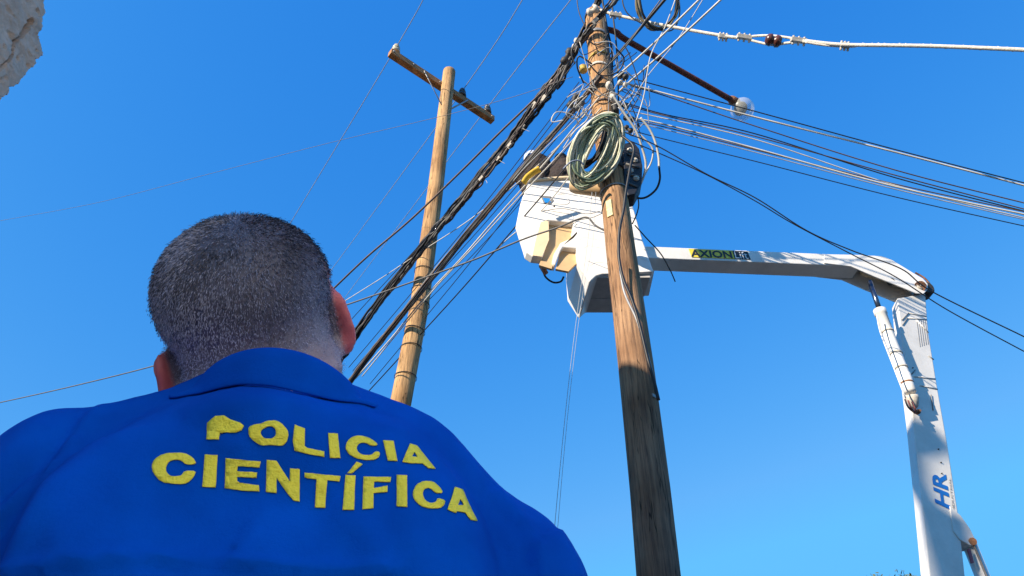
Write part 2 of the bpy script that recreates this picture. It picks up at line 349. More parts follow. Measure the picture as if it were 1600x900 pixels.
# crossarm on the rear pole
def crossarm():
    A, B = P(609, 82, 11.75), P(770, 188, 12.9); B.z = A.z + .02
    r_ = ray(770, 188); B = CAM + r_ * ((A.z - CAM.z) / r_.z)
    root = thing('crossarm', A.lerp(B, .5), 'brown wooden crossarm bolted across the top of the rear pole, carrying three insulators', 'crossarm')
    d = (B - A).normalized(); s = Vector((-d.y, d.x, 0)).normalized() * .055; u = Vector((0, 0, .065))
    bm = bmesh.new(); box(bm, A.lerp(B, .5), d * ((B - A).length / 2), s, u); bevel(obj('beam', bm, M['arm'], root), .006)
    L_ = (B - A).length
    for t, pole_py in ((.30, 178), (.72, 178)):
        q = A.lerp(B, t) - s.normalized() * .06
        z = zof(172, 7.2); c, r = pole_at(bpath, z); e = c + Vector((-.4 * r if t < .5 else .9 * r, -.9 * r if t < .5 else -.2 * r, 0))
        bm = bmesh.new(); tube(bm, [q + Vector((0, 0, .02)), q, e], .014, 6, flat=.5); obj('brace', bm, M['galv'], root)
    for t in (.02, .2, .45, .8, .97):
        bm = bmesh.new(); q = A.lerp(B, t); lathe(bm, q - s * 1.0, -s, [(0, .018), (.012, .018), (.013, .009), (.03, .008)], 8); obj('bolt', bm, M['galv'], root)
    tops = []
    for k, (t, mm, nm) in enumerate(((.045, M['ceram'], 'pale ceramic pin insulator at the high left end of the crossarm'), (.68, M['ceramd'], 'dark pin insulator on the crossarm just right of the rear pole'), (.94, M['ceramd'], 'dark pin insulator at the low right end of the crossarm'))):
        q = A.lerp(B, t) + u
        it = thing('insulator', q, nm, 'insulator', 'insulators on the crossarm')
        bm = bmesh.new(); lathe(bm, q, (0, 0, 1), [(0, .014), (.06, .014)], 8); obj('pin', bm, M['galv'], it)
        bm = bmesh.new(); lathe(bm, q + Vector((0, 0, .03)), (0, 0, 1), [(0, .05), (.01, .075), (.06, .07), (.075, .045), (.085, .045), (.10, .065), (.135, .06), (.145, .04), (.155, .04), (.17, .05), (.20, .04), (.21, .015)], 20); obj('bell', bm, mm, it)
        tops.append(q + Vector((0, 0, .19)))
    return tops
ins = crossarm()

# ------------------------------------------------------------------ cables
def wpts(px, d0, d1, n=10):
    pp = [Vector((x, y, 0)) for x, y in px]; c = catmull(pp, n) if len(pp) > 2 else [pp[0].lerp(pp[1], i / 12) for i in range(13)]
    L = [0]
    for a, b in zip(c, c[1:]): L.append(L[-1] + (b - a).length)
    return [P(q.x, q.y, 1 / ((1 - l / L[-1]) / d0 + l / L[-1] / d1)) for q, l in zip(c, L)]
def cable(px, d0, d1, r, m, label, group, sides=6, name='cable', cat='cable', pts=None):
    bm = bmesh.new(); tube(bm, pts or wpts(px, d0, d1), r, sides); return tag(obj(name, bm, M[m] if isinstance(m, str) else m), label, cat, group)
# thin line wires of the crossarm (tied to the insulators)
gW = 'thin line wires on the crossarm insulators'
def linewire(i, up, dn, label):
    a = P(*up, 9.2) if len(up) == 2 else P(*up); b = P(*dn) ; bm = bmesh.new()
    tube(bm, catmull([a, ins[i], b], 8), .0075, 5); tag(obj('line_wire', bm, M['pale']), label, 'wire', gW)
linewire(0, (672, -25, 9.8), (430, 388, 18), 'thin pale wire over the leftmost insulator, falling behind the head of the man')
linewire(1, (835, -30, 9.8), (500, 446, 21), 'thin pale wire over the middle insulator, passing behind the rear pole')
linewire(2, (915, -30, 9.8), (520, 490, 22), 'thin pale wire over the rightmost insulator')
cable([(-40, 352), (0, 345), (160, 315), (330, 271), (520, 222), (680, 184), (800, 152), (895, 120)], 14, 8.1, .0030, 'grey', 'thin pale wire sagging across open sky at the left, crossing the rear pole', None, name='line_wire', cat='wire')
cable([(-40, 637), (0, 629), (120, 602), (250, 569), (400, 524), (548, 474), (640, 442), (740, 406), (817, 374), (870, 356), (902, 343), (918, 340), (930, 352), (946, 361)], 12, 6.6, .009, 'grey', 'long dark cable from the lower left edge to the bucket front, ending in a hook', None)

gA = 'thick black cable bundles running from the front pole to the lower left'
def bundle(name, px, d0, d1, n, rad, r, mm, label, clamps=(), twist=9, loose=0):
    c = wpts(px, d0, d1, 14); root = thing(name, c[0], label, 'cable bundle', gA)
    for k in range(n):
        bm = bmesh.new(); ph = 2 * math.pi * k / n + random.random(); q = []
        up = Vector((0, 0, 1)); rr0 = rad * random.uniform(.5, 1.25); tw = twist * random.uniform(.8, 1.2)
        for i, p in enumerate(c):
            t = (c[min(i + 1, len(c) - 1)] - c[max(i - 1, 0)]).normalized(); s = t.cross(up).normalized(); w = s.cross(t)
            a = ph + tw * i / len(c); wob = 1 + loose * noise.noise(Vector((i * .35, k * 7.7, 0)))
            q.append(p + (s * math.cos(a) + w * math.sin(a)) * rr0 * wob)
        tube(bm, q, r * random.uniform(.7, 1.15), 6); obj('strand', bm, M[random.choice(mm)], root)
    for t, sz in clamps:
        i = int(t * (len(c) - 2)); p = c[i]; ax = (c[i + 1] - c[i]).normalized(); bm = bmesh.new()
        s = ax.orthogonal().normalized(); w = ax.cross(s)
        box(bm, p - Vector((0, .02, .01)), ax * sz, s * sz * .6, w * sz * .5)
        for sg in (-1, 1): tube(bm, [p + ax * sz * .5 * sg + s * sz * .9, p + ax * sz * .5 * sg - s * sz * .9], sz * .28, 6)
        tail = [p, p + Vector((random.uniform(-.05, .08), -.02, -.05)), p + Vector((random.uniform(-.1, .1), -.02, -.10))]
        tube(bm, catmull(tail, 5), .004, 4)
        bevel(obj('clamp', bm, M['clampw'], root), .004)
    return root
bundle('cable_bundle', [(948, -25), (926, 18), (908, 60), (880, 105), (845, 150), (805, 208), (760, 262), (715, 318), (665, 376), (615, 436), (570, 498), (530, 556), (490, 620)], 8.8, 10.4, 8, .035, .016, ['black', 'black', 'dark', 'grey'], 'upper of the two thick black bundles from the pole top, with pale clamps along it', [(.08, .045), (.3, .03), (.36, .045), (.52, .03)], loose=.6)
bundle('cable_bundle', [(925, 45), (897, 78), (872, 125), (848, 158), (815, 202), (790, 236), (757, 274), (722, 316), (675, 370), (632, 424), (590, 478), (553, 530), (515, 590)], 8.2, 9.9, 7, .028, .014, ['black', 'black', 'brown', 'grey'], 'lower thick black bundle hugging the one above it, frayed and knotted with clamps', [(.25, .04), (.33, .035), (.4, .04), (.45, .03), (.52, .035)], loose=1.0)
bundle('cable_bundle', [(940, 118), (915, 148), (880, 190), (835, 240), (784, 300), (733, 360), (680, 426), (625, 496), (580, 552), (540, 606)], 7.6, 9.2, 7, .03, .012, ['grey', 'grey', 'black', 'brown'], 'smooth grey and black bundle leaving the pole at mid height, below the two knotted bundles', [(.06, .03)], twist=3, loose=.3)
bundle('cable_bundle', [(1000, -32), (962, 0), (935, 28), (912, 58), (893, 92), (868, 138)], 8.15, 8.3, 6, .03, .014, ['black', 'black', 'dark', 'grey'], 'short thick black bundle crossing diagonally over the very top of the front pole', [(.45, .04)], loose=.9)
gL = 'single wires fanning from the front pole to the lower left'
cable([(938, 30), (905, 72), (860, 130), (780, 208), (720, 268), (643, 342), (575, 400), (516, 456), (470, 500)], 8.5, 10.5, .013, 'brown', 'single thick dark cable running above the bundles and in front of the rear pole', gL)
cable([(946, 180), (905, 235), (862, 288), (809, 350), (732, 440), (654, 526), (579, 608), (520, 670)], 7.0, 10, .007, 'black', 'thin dark wire crossing the white bucket, lowest on the rear pole', gL)
cable([(938, 150), (905, 190), (857, 248), (775, 341), (722, 402), (665, 463), (610, 530), (555, 592)], 7.4, 9.3, .008, 'white', 'white wire just below the smooth grey bundle', gL)
cable([(940, 168), (905, 208), (866, 250), (800, 320), (740, 386), (680, 450), (620, 522), (566, 588)], 7.3, 9.3, .0065, 'white', 'second white wire below the smooth grey bundle, passing the left rim of the bucket', gL)
cable([(935, 172), (900, 203), (817, 279), (733, 344), (660, 392), (597, 434), (520, 482)], 7.4, 11, .006, 'white', 'thin white wire sloping more gently than its neighbours, crossing behind the bundles', gL)
for a, b, nm in (((900, 96), (530, 520), 'faint dark wire right under the single thick cable'), ((915, 175), (578, 600), 'faint dark wire beside the second white wire'), ((922, 190), (640, 500), 'faint dark wire nearest the upper left rim of the bucket'), ((905, 128), (545, 574), 'upper of three hair-thin dark wires between the bundles'), ((908, 134), (551, 580), 'middle one of three hair-thin dark wires between the bundles'), ((912, 165), (600, 520), 'short hair-thin dark wire under the smooth bundle')):
    m_ = ((a[0] + b[0]) / 2, (a[1] + b[1]) / 2 + 8); cable([a, m_, b], 7.6, 9.6, .0045, 'black', nm, gL)
cable([(950, 195), (900, 262), (845, 330), (788, 378), (745, 425)], 6.95, 8.6, .006, 'white', 'pale wire crossing the left shoulder of the white bucket', gL)
cable([(925, 160), (880, 205), (820, 262), (770, 322), (700, 395), (640, 470)], 7.4, 9.2, .005, 'pale', 'fine pale wire among the wires left of the bucket', gL)

gR = 'wires fanning from the front pole to the right edge'
RW = [([(985, 122), (1011, 129), (1180, 174), (1400, 234), (1640, 296)], .006, 'black', 'topmost dark wire of the right fan, passing just above the lamp bowl'),
 ([(985, 132), (1000, 136), (1180, 183), (1400, 238), (1640, 300)], .009, 'white', 'thick white wire crossing the lamp bowl'),
 ([(985, 134), (1040, 150), (1180, 197), (1400, 266), (1640, 327)], .006, 'brown', 'brown wire passing right below the lamp bowl'),
 ([(975, 160), (1040, 179), (1180, 209), (1400, 278), (1640, 340)], .006, 'black', 'black wire at the middle of the right fan'),
 ([(975, 163), (1040, 181), (1180, 213), (1400, 274), (1640, 337)], .006, 'brown', 'brown wire lying against the middle black wire of the right fan'),
 ([(975, 172), (1000, 177), (1180, 218), (1400, 290), (1640, 350)], .006, 'white', 'thin white wire below the middle black wire of the right fan'),
 ([(975, 182), (1045, 196), (1180, 232), (1400, 292), (1640, 343)], .009, 'white', 'white wire of the lowest close bunch on the right, frayed near the pole'),
 ([(975, 184), (1045, 200), (1180, 234), (1400, 288), (1640, 339)], .006, 'brown', 'dark brown wire of the lowest close bunch on the right'),
 ([(975, 187), (1045, 204), (1180, 238), (1400, 296), (1640, 352)], .005, 'pale', 'fine pale wire at the underside of the lowest close bunch'),
 ([(975, 197), (1013, 211), (1180, 252), (1400, 308), (1640, 362)], .005, 'black', 'lonely hair-thin dark wire below all others of the right fan')]
for px, r, m_, lb in RW: cable(px, 7.4, 6.6, r, m_, lb, gR)
gB = 'dark pair of cables crossing in front of the boom'
cable([(972, 205), (1027, 228), (1104, 272), (1180, 309), (1260, 360), (1330, 391), (1408, 420), (1457, 456), (1600, 526), (1660, 556)], 6.9, 6.0, .006, 'black', 'dark cable passing over the elbow of the boom, upper one at the right edge', gB)
cable([(972, 215), (1029, 239), (1104, 273), (1180, 314), (1240, 350), (1330, 397), (1400, 433), (1480, 484), (1600, 549), (1660, 580)], 6.95, 6.1, .0055, 'black', 'dark cable passing over the elbow of the boom, lower one at the right edge', gB)
gU = 'wires rising from the front pole past the top edge'
cable([(958, 122), (977, 108), (1030, 60), (1092, 0), (1120, -28)], 7.6, 6.8, .010, 'white', 'left one of two white twisted wires rising right of the pole', gU)
cable([(968, 142), (987, 125), (1050, 70), (1126, 0), (1150, -24)], 7.5, 6.6, .010, 'white', 'right one of two white twisted wires rising right of the pole', gU)
cable([(935, 115), (958, 93), (1000, 45), (1040, -2), (1060, -25)], 7.7, 7.2, .016, 'black', 'thick black cable rising steeply to the right of the pole top', gU)
cable([(900, 150), (940, 112), (975, 76), (1010, 30), (1050, -25)], 7.3, 7.2, .007, 'grey', 'thin grey wire crossing the front of the pole and rising right', gU)
cable([(994, 190), (1006, 150), (1012, 110), (1019, 81), (1040, 40), (1062, -20)], 7.0, 7.4, .006, 'white', 'nearly upright white wire between the rust brown arm and the pole', gU)
cable([(960, 190), (985, 160), (1015, 115), (1060, 60), (1110, -20)], 7.2, 7.0, .005, 'pale', 'fine pale wire rising behind the two twisted white wires', gU)
cable([(963, 185), (957, 130), (956, 80), (948, 40), (938, -20)], 8.2, 8.6, .011, 'black', 'black drop cable running straight down the right side of the pole head', gU)
cable([(966, 200), (966, 130), (963, 70), (958, 25), (955, -20)], 8.0, 8.5, .009, 'dark', 'second black drop cable, slightly right of the pole head', gU)
cable([(900, -25), (905, 20), (925, 60), (950, 105), (985, 82)], 8.6, 8.0, .006, 'black', 'thin black loop looking like a hook over the pole head', gU)

# guy rope with strain insulator
def guy():
    pts = wpts([(938, 16), (965, 24), (1040, 40), (1130, 56), (1165, 60)], 8.6, 7.4); root = thing('guy_wire', pts[0], 'thick whitish guy rope along the top edge, tied round a brown strain insulator', 'guy wire')
    bm = bmesh.new(); tube(bm, pts, .018, 7)
    for sg in (-1, 1): tube(bm, wpts([(1160, 59), (1185, 61 + sg * 5), (1208, 63 + sg * 7), (1232, 63 + sg * 4), (1262, 65)], 7.42, 6.9), .013, 6)
    tube(bm, wpts([(1258, 64), (1320, 70), (1450, 72), (1600, 78), (1680, 82)], 6.9, 5.6), .017, 7)
    tube(bm, wpts([(1258, 66), (1290, 71), (1330, 73), (1345, 70)], 6.85, 6.65), .010, 6)
    c = wpts([(1345, 70), (1450, 72), (1600, 78), (1680, 82)], 6.64, 5.6, 30)
    q = []
    for i, p in enumerate(c): a = i * 1.9; q.append(p + Vector((0, math.cos(a), math.sin(a))) * .014)
    tube(bm, q, .008, 5); obj('rope', bm, M['rope'], root)
    for x, y, d, sz in ((1130, 57, 7.55, .05), (1163, 58, 7.35, .075), (1248, 63, 6.95, .075), (1320, 71, 6.7, .045), (962, 23, 8.4, .07)):
        p = P(x, y, d); bm = bmesh.new(); ax = (P(x + 20, y + 3, d) - p).normalized(); s = Vector((0, -.6, .8)); s = (s - ax * s.dot(ax)).normalized(); w = ax.cross(s)
        box(bm, p, ax * sz, s * .022, w * .022)
        for k in (-.7, 0, .7): tube(bm, [p + ax * sz * k + s * .04, p + ax * sz * k - s * .05], .012, 6)
        bevel(obj('clamp', bm, M['clampw'], root), .005)
    bm = bmesh.new(); a, b = P(1196, 61, 7.15), P(1221, 66, 7.1); ax = (b - a); L_ = ax.length
    lathe(bm, a, ax, [(0, .03), (.02, .055), (L_ * .35, .062), (L_ * .45, .04), (L_ * .55, .04), (L_ * .65, .062), (L_ - .02, .055), (L_, .03)], 10)
    obj('strain_insulator', bm, mat('brown_glaze', (.10, .03, .02), .3, var=.5, scale=30), root)
guy()

# coils
def coil(name, c, smaj, smin, ang, d, n, r, spread, cols, label, depth=.05, seg=40, wob=1.0):
    bm = bmesh.new(); layer = bm.loops.layers.float_color.new('tint')
    sc = d / F; right = Vector((1, 0, 0)); upv = Vector((0, -SP, CP)); fw = Vector((0, CP, SP)); c0 = P(c[0], c[1], d)
    for k in range(n):
        o1, o2 = random.uniform(-1, 1) * spread, random.uniform(-1, 1) * spread; dz = random.uniform(-1, 1) * depth; a0 = random.uniform(-.05, .05)
        cx, cy = random.uniform(-1, 1) * spread * .3, random.uniform(-1, 1) * spread * .3; pts = []
        for i in range(seg):
            t = 2 * math.pi * i / seg; w = 1 + .05 * wob * noise.noise(Vector((math.cos(t) * 1.5 + k, math.sin(t) * 1.5, k * 3.1)))
            ex, ey = (smin + o1) * math.cos(t) * w, (smaj + o2) * math.sin(t) * w
            x = ex * math.cos(ang) + ey * math.sin(ang) + cx; y = -ex * math.sin(ang) + ey * math.cos(ang) + cy
            pts.append(c0 + right * x * sc + upv * y * sc + fw * (dz + .03 * math.sin(2 * t + k)))
        f0 = len(bm.faces); tube(bm, pts, r * random.uniform(.8, 1.2), 5, closed=True); bm.faces.ensure_lookup_table()
        col = random.choice(cols); j = random.uniform(.7, 1.15); col = (col[0] * j, col[1] * j, col[2] * j, 1)
        for f in bm.faces[f0:]:
            for l in f.loops: l[layer] = col
    o = obj(name, bm, attr_mat(name + '_strands', 'tint', .55)); return tag(o, label, 'cable coil')
coil('cable_coil', (931, 236), 51, 24, R(26), 6.68, 66, .009, 13, [(.80, .78, .56), (.85, .80, .64), (.66, .70, .52), (.80, .78, .6), (.28, .36, .24)], 'big oval coil of pale green and cream wire hung on the front pole')
coil('cable_coil', (926, 224), 36, 15, R(24), 6.88, 16, .011, 5, [(.012, .012, .015)], 'black cable coil tucked inside the big pale coil on the pole')
coil('cable_coil', (1029, -6), 52, 34, R(0), 8.0, 5, .012, 4, [(.012, .012, .015), (.2, .17, .1)], 'loose round coil of black cable cut by the top edge, right of the pole', wob=2)
cable([(972, -20), (974, 8), (987, 27), (1020, 44), (1050, 47), (1062, 20), (1058, -20)], 8.0, 8.0, .007, 'grey', 'thin grey loop hanging round the black coil at the top edge', None)
# strap over the coil
bm = bmesh.new(); tube(bm, wpts([(880, 264), (892, 253), (905, 251), (912, 258)], 6.5, 6.5), .02, 6, flat=.4); tag(obj('strap', bm, mat('grey_strap', (.18, .22, .30), .6)), 'short bluish grey strap at the lower left of the pale coil', 'strap')
# beige cylinder under the coil
def case():
    a, b = P(893, 290, 7.15), P(946, 296, 6.95); ax = b - a; L_ = ax.length; bm = bmesh.new(); lathe(bm, a, ax, [(0, .04), (.01, .065), (.05, .075), (L_ - .03, .08), (L_, .06)], 16)
    tag(smooth(obj('splice_sleeve', bm, M['beige'])), 'short beige cylinder lying under the pale coil at the bucket rim', 'sleeve')
case()
# splice box right of the pole
def splice_box():
    root = thing('splice_box', P(988, 300, 6.9), 'black lumpy cable junction box strapped to the right side of the front pole', 'junction box')
    n = Vector((0, 1, 0)); fr = [onplane(x, y, (0, 4.52, 0), n) for x, y in [(973, 224), (990, 221), (999, 232), (1004, 258), (1003, 285), (993, 303), (981, 305), (975, 290)]]
    bm = bmesh.new(); prism(bm, fr, (0, .16, 0)); bevel(obj('housing', bm, M['tape'], root), .012, 3)
    for x0, y0, x1, y1 in ((980, 240, 996, 246), (978, 256, 999, 262), (979, 272, 1000, 276), (981, 286, 996, 292)):
        bm = bmesh.new(); tube(bm, [onplane(x0, y0, (0, 4.515, 0), n), onplane(x1, y1, (0, 4.515, 0), n)], .013, 6); obj('rib', bm, M['grey'], root)
    for x, y in ((984, 236), (992, 252), (985, 268), (994, 280)): bm = bmesh.new(); lathe(bm, onplane(x, y, (0, 4.525, 0), n), (0, -1, 0), [(0, .03), (.02, .028), (.022, .012), (.035, .012)], 10); obj('port', bm, M['clampw'], root)
splice_box()
gD = 'drop loops hanging beside the junction box'
cable([(957, 148), (975, 176), (993, 203), (1003, 230), (1009, 255), (1006, 275), (999, 292), (996, 300)], 7.0, 6.85, .011, 'white', 'thick white drop wire from the pole down past the junction box, innermost loop', gD)
cable([(1001, 184), (1015, 202), (1024, 222), (1029, 245), (1030, 262)], 6.9, 6.8, .011, 'white', 'white frayed wire arching over the outermost loop beside the junction box', gD)
cable([(1030, 262), (1031, 280), (1025, 296), (1010, 308), (996, 309), (986, 300)], 6.8, 6.8, .010, 'black', 'black outermost loop curling back under the junction box', gD)
cable([(1000, 210), (1012, 222), (1020, 234), (1018, 252), (1008, 272), (1000, 290), (994, 300)], 6.95, 6.8, .008, 'white', 'thin white loop between the other two loops beside the junction box', gD)
cable([(994, 300), (998, 318), (995, 334), (988, 350)], 6.8, 6.8, .006, 'black', 'short thin wire dangling below the junction box', gD)
cable([(972, 212), (990, 230), (985, 260), (978, 300), (974, 330), (968, 360), (967, 400), (974, 436), (988, 470), (1000, 510), (1012, 560), (1022, 596), (1029, 625)], 6.55, 5.15, .012, 'black', 'black cable creeping down the face of the front pole', None)
cable([(966, 400), (975, 455), (995, 500), (1010, 548), (1024, 600)], 5.95, 5.23, .008, 'pale', 'pale ground wire following the black cable down the pole', None)
cable([(992, 352), (1010, 372), (1032, 396), (1047, 422), (1055, 440)], 6.6, 6.9, .006, 'black', 'dark loose wire end hanging right of the pole over the boom', None)
gG = 'hair-thin wires hanging in front of the bucket'
cable([(925, 300), (918, 380), (906, 460), (893, 560), (880, 680), (866, 830), (852, 1000), (840, 1500)], 6.6, 4.4, .0022, 'pale', 'hair-thin pale wire hanging from the coil down to the lower edge, left of its twin', gG)
cable([(931, 300), (926, 380), (912, 450), (897, 560), (884, 680), (871, 830), (858, 1000), (848, 1500)], 6.6, 4.4, .0018, 'pale', 'hair-thin pale wire hanging from the coil, right of its twin', gG)
gK = 'dark wire scraps hanging on the bucket front'
for i, (px, lb) in enumerate((([(846, 330), (880, 326), (915, 334), (938, 330)], 'thin wire lying across the upper bucket front under the blue mark'), ([(893, 352), (905, 344), (925, 340), (944, 332)], 'thin wire ending at the top corner of the beige recess'), ([(935, 300), (941, 320), (940, 332)], 'short wire hanging from the coil on the bucket front'))):
    cable(px, 7.2, 6.75, .0035, 'grey', lb, gK)
# spools, dead ends and knots around the pole head
gS = 'cable clamps around the front pole head'
SPL = [((903, 148), (888, 168), .035, 'dark', 'dark dead-end clamp left of the pole, where the smooth grey bundle starts'), ((912, 158), (899, 172), .03, 'grey', 'grey dead-end clamp just below the dark one on the left of the pole'),
 ((893, 76), (879, 100), .045, 'dark', 'big dark wedge clamp at the start of the knotted bundle'), ((902, 60), (896, 76), .028, 'clampw', 'small pale shackle between pole and big wedge clamp'),
 ((968, 116), (980, 122), .04, 'dark', 'round black spool right of the pole, highest of its row'), ((966, 128), (980, 134), .03, 'clampw', 'whitish shackle below the highest black spool'),
 ((964, 162), (982, 168), .032, 'dark', 'dark spool where the middle right wires are tied'), ((975, 182), (990, 188), .034, 'dark', 'dark spool where the lowest close bunch is tied'),
 ((976, 198), (988, 206), .03, 'dark', 'dark spool just above the junction box'), ((918, 22), (935, 12), .05, 'clampw', 'bulky pale clamp on top of the pole'), ((950, 128), (960, 160), .035, 'clampw', 'pale crusted clamp at the right flank of the pole, above the coil')]
for a, b, r, m_, lb in SPL:
    A = P(*a, 7.35 if a[1] > 100 else 8.2); B = P(*b, 7.3 if a[1] > 100 else 8.15); L_ = (B - A).length; bm = bmesh.new()
    lathe(bm, A, B - A, [(0, r * .5), (L_ * .1, r), (L_ * .3, r * 1.05), (L_ * .4, r * .6), (L_ * .6, r * .55), (L_ * .7, r), (L_ * .92, r * .9), (L_, r * .4)], 12)
    tag(obj('wire_clamp', bm, M[m_]), lb, 'clamp', gS)
gT = 'tangled loose wire ends around the front pole'
TL = [([(905, 195), (895, 180), (870, 175), (862, 190), (880, 188)], 'white', 'small curled white wire end left of the pole, farthest from it'), ([(918, 170), (900, 185), (885, 178), (895, 160), (912, 150)], 'white', 'white squiggle between the grey bundle and the pole'),
 ([(912, 130), (902, 105), (905, 88), (925, 100)], 'black', 'small black loop at the left of the yellow strap'), ([(920, 100), (940, 118), (965, 112), (975, 92), (962, 75)], 'black', 'thin black loop crossing the pole under the yellow strap'),
 ([(955, 165), (985, 150), (992, 128), (978, 112), (965, 120)], 'white', 'white curl round the spools on the right of the pole'), ([(975, 185), (990, 165), (1000, 140), (985, 90), (975, 70)], 'grey', 'thin grey wire arching right of the pole, under the rust brown arm'),
 ([(946, 175), (950, 200), (958, 230), (965, 260), (970, 300)], 'black', 'black wire down the pole beside the pale coil'), ([(925, 55), (935, 90), (925, 125), (938, 160), (930, 178)], 'brown', 'brown wire wandering down the bare pole head'),
 ([(915, 35), (905, 55), (893, 80), (898, 100)], 'black', 'short black jumper from the pole top to the wedge clamp'), ([(880, 232), (898, 205), (915, 190), (925, 172)], 'white', 'white wire slipping over the upper left of the pale coil'),
 ([(917, 60), (930, 70), (943, 64), (950, 52)], 'black', 'thin black tie round the pole head near the rust brown arm'), ([(920, 140), (935, 150), (955, 145), (970, 152), (980, 170)], 'white', 'pale tie crossing the pole just above the coil')]
for px, m_, lb in TL: cable(px, 7.25 if px[0][1] > 90 else 8.0, 7.15 if px[0][1] > 90 else 7.9, .006 if m_ != 'black' else .008, m_, lb, gT)

for i in range(26):
    a = (random.uniform(898, 935), random.uniform(60, 215)); b = (random.uniform(945, 1000), random.uniform(70, 215)); k = random.random()
    if k < .35: a, b = (random.uniform(965, 985), random.uniform(110, 200)), (random.uniform(985, 1015), random.uniform(90, 240))
    elif k < .6: a, b = (random.uniform(880, 910), random.uniform(120, 200)), (random.uniform(915, 935), random.uniform(120, 200))
    m1 = (a[0] * .6 + b[0] * .4 + random.uniform(-14, 14), a[1] * .6 + b[1] * .4 + random.uniform(-22, 30)); m2 = (a[0] * .3 + b[0] * .7 + random.uniform(-14, 14), a[1] * .3 + b[1] * .7 + random.uniform(-22, 30)); dd = 7.1 if (a[1] + b[1]) / 2 > 125 else 7.6
    mk = ['white', 'black', 'pale', 'black'][i % 4]
    xm, ym = (a[0] + m1[0] + m2[0] + b[0]) / 4, (a[1] + b[1]) / 2
    where = ('just left of the front pole' if xm < 918 else 'crossing the front pole' if xm < 955 else 'just right of the front pole') + (', near the pole top' if ym < 110 else ', at mid height of the tangle' if ym < 155 else ', right above the pale coil')
    kd = {'white': 'thin white wire end', 'pale': 'thin bare wire end', 'black': 'thin black wire end'}[mk]
    cable([a, m1, m2, b], dd, dd, .0045, mk, kd + ' ' + where, kd + 's ' + where)
# street lamp
def lamp():
    a, b = P(946, 44, 8.55), P(1146, 158, 9.1); root = thing('street_lamp', a, 'old street lamp with rust brown arm and glass bowl, fixed to the pole top', 'street lamp')
    mid = P(962, 50, 8.55); bm = bmesh.new(); tube(bm, catmull([P(940, 44, 8.5), mid, a.lerp(b, .15), a.lerp(b, .5), b], 8), .036, 12); obj('arm', bm, M['rust'], root)
    bm = bmesh.new(); lathe(bm, P(1140, 154, 9.1), (b - a), [(0, .04), (.03, .055), (.12, .055), (.14, .03)], 12); obj('socket', bm, M['rust2'], root)
    c = P(1160, 171, 9.15); ax = Vector((.25, -.45, -1)).normalized()
    bm = bmesh.new(); lathe(bm, c - ax * .10, ax, [(0, .03), (.015, .06), (.05, .09), (.055, .092), (.06, .085)], 24); obj('reflector', bm, M['galv'], root)
    bm = bmesh.new(); s = 36; prof = [(0, .14), (.04, .148), (.09, .138), (.135, .105), (.165, .055), (.17, .002)]
    ax2 = ax; u = ax2.orthogonal().normalized(); w = ax2.cross(u); rings = []
    for h, r in prof: rings.append([bm.verts.new(c - ax2 * .045 + ax2 * h + (u * math.cos(2 * math.pi * k / s) + w * math.sin(2 * math.pi * k / s)) * r * (1 + .012 * (k % 2))) for k in range(s)])
    for A, B in zip(rings, rings[1:]):
        for k in range(s): bm.faces.new((A[k], A[(k + 1) % s], B[(k + 1) % s], B[k]))
    g = bpy.data.materials.new('ribbed_glass'); g.use_nodes = True; N = g.node_tree.nodes; L = g.node_tree.links; pb = N['Principled BSDF']
    pb.inputs['Base Color'].default_value = (.75, .75, .68, 1); pb.inputs['Roughness'].default_value = .3; pb.inputs['Alpha'].default_value = .42; pb.inputs['Transmission Weight'].default_value = .3
    o = smooth(obj('glass_bowl', bm, g, root), 60)
lamp()

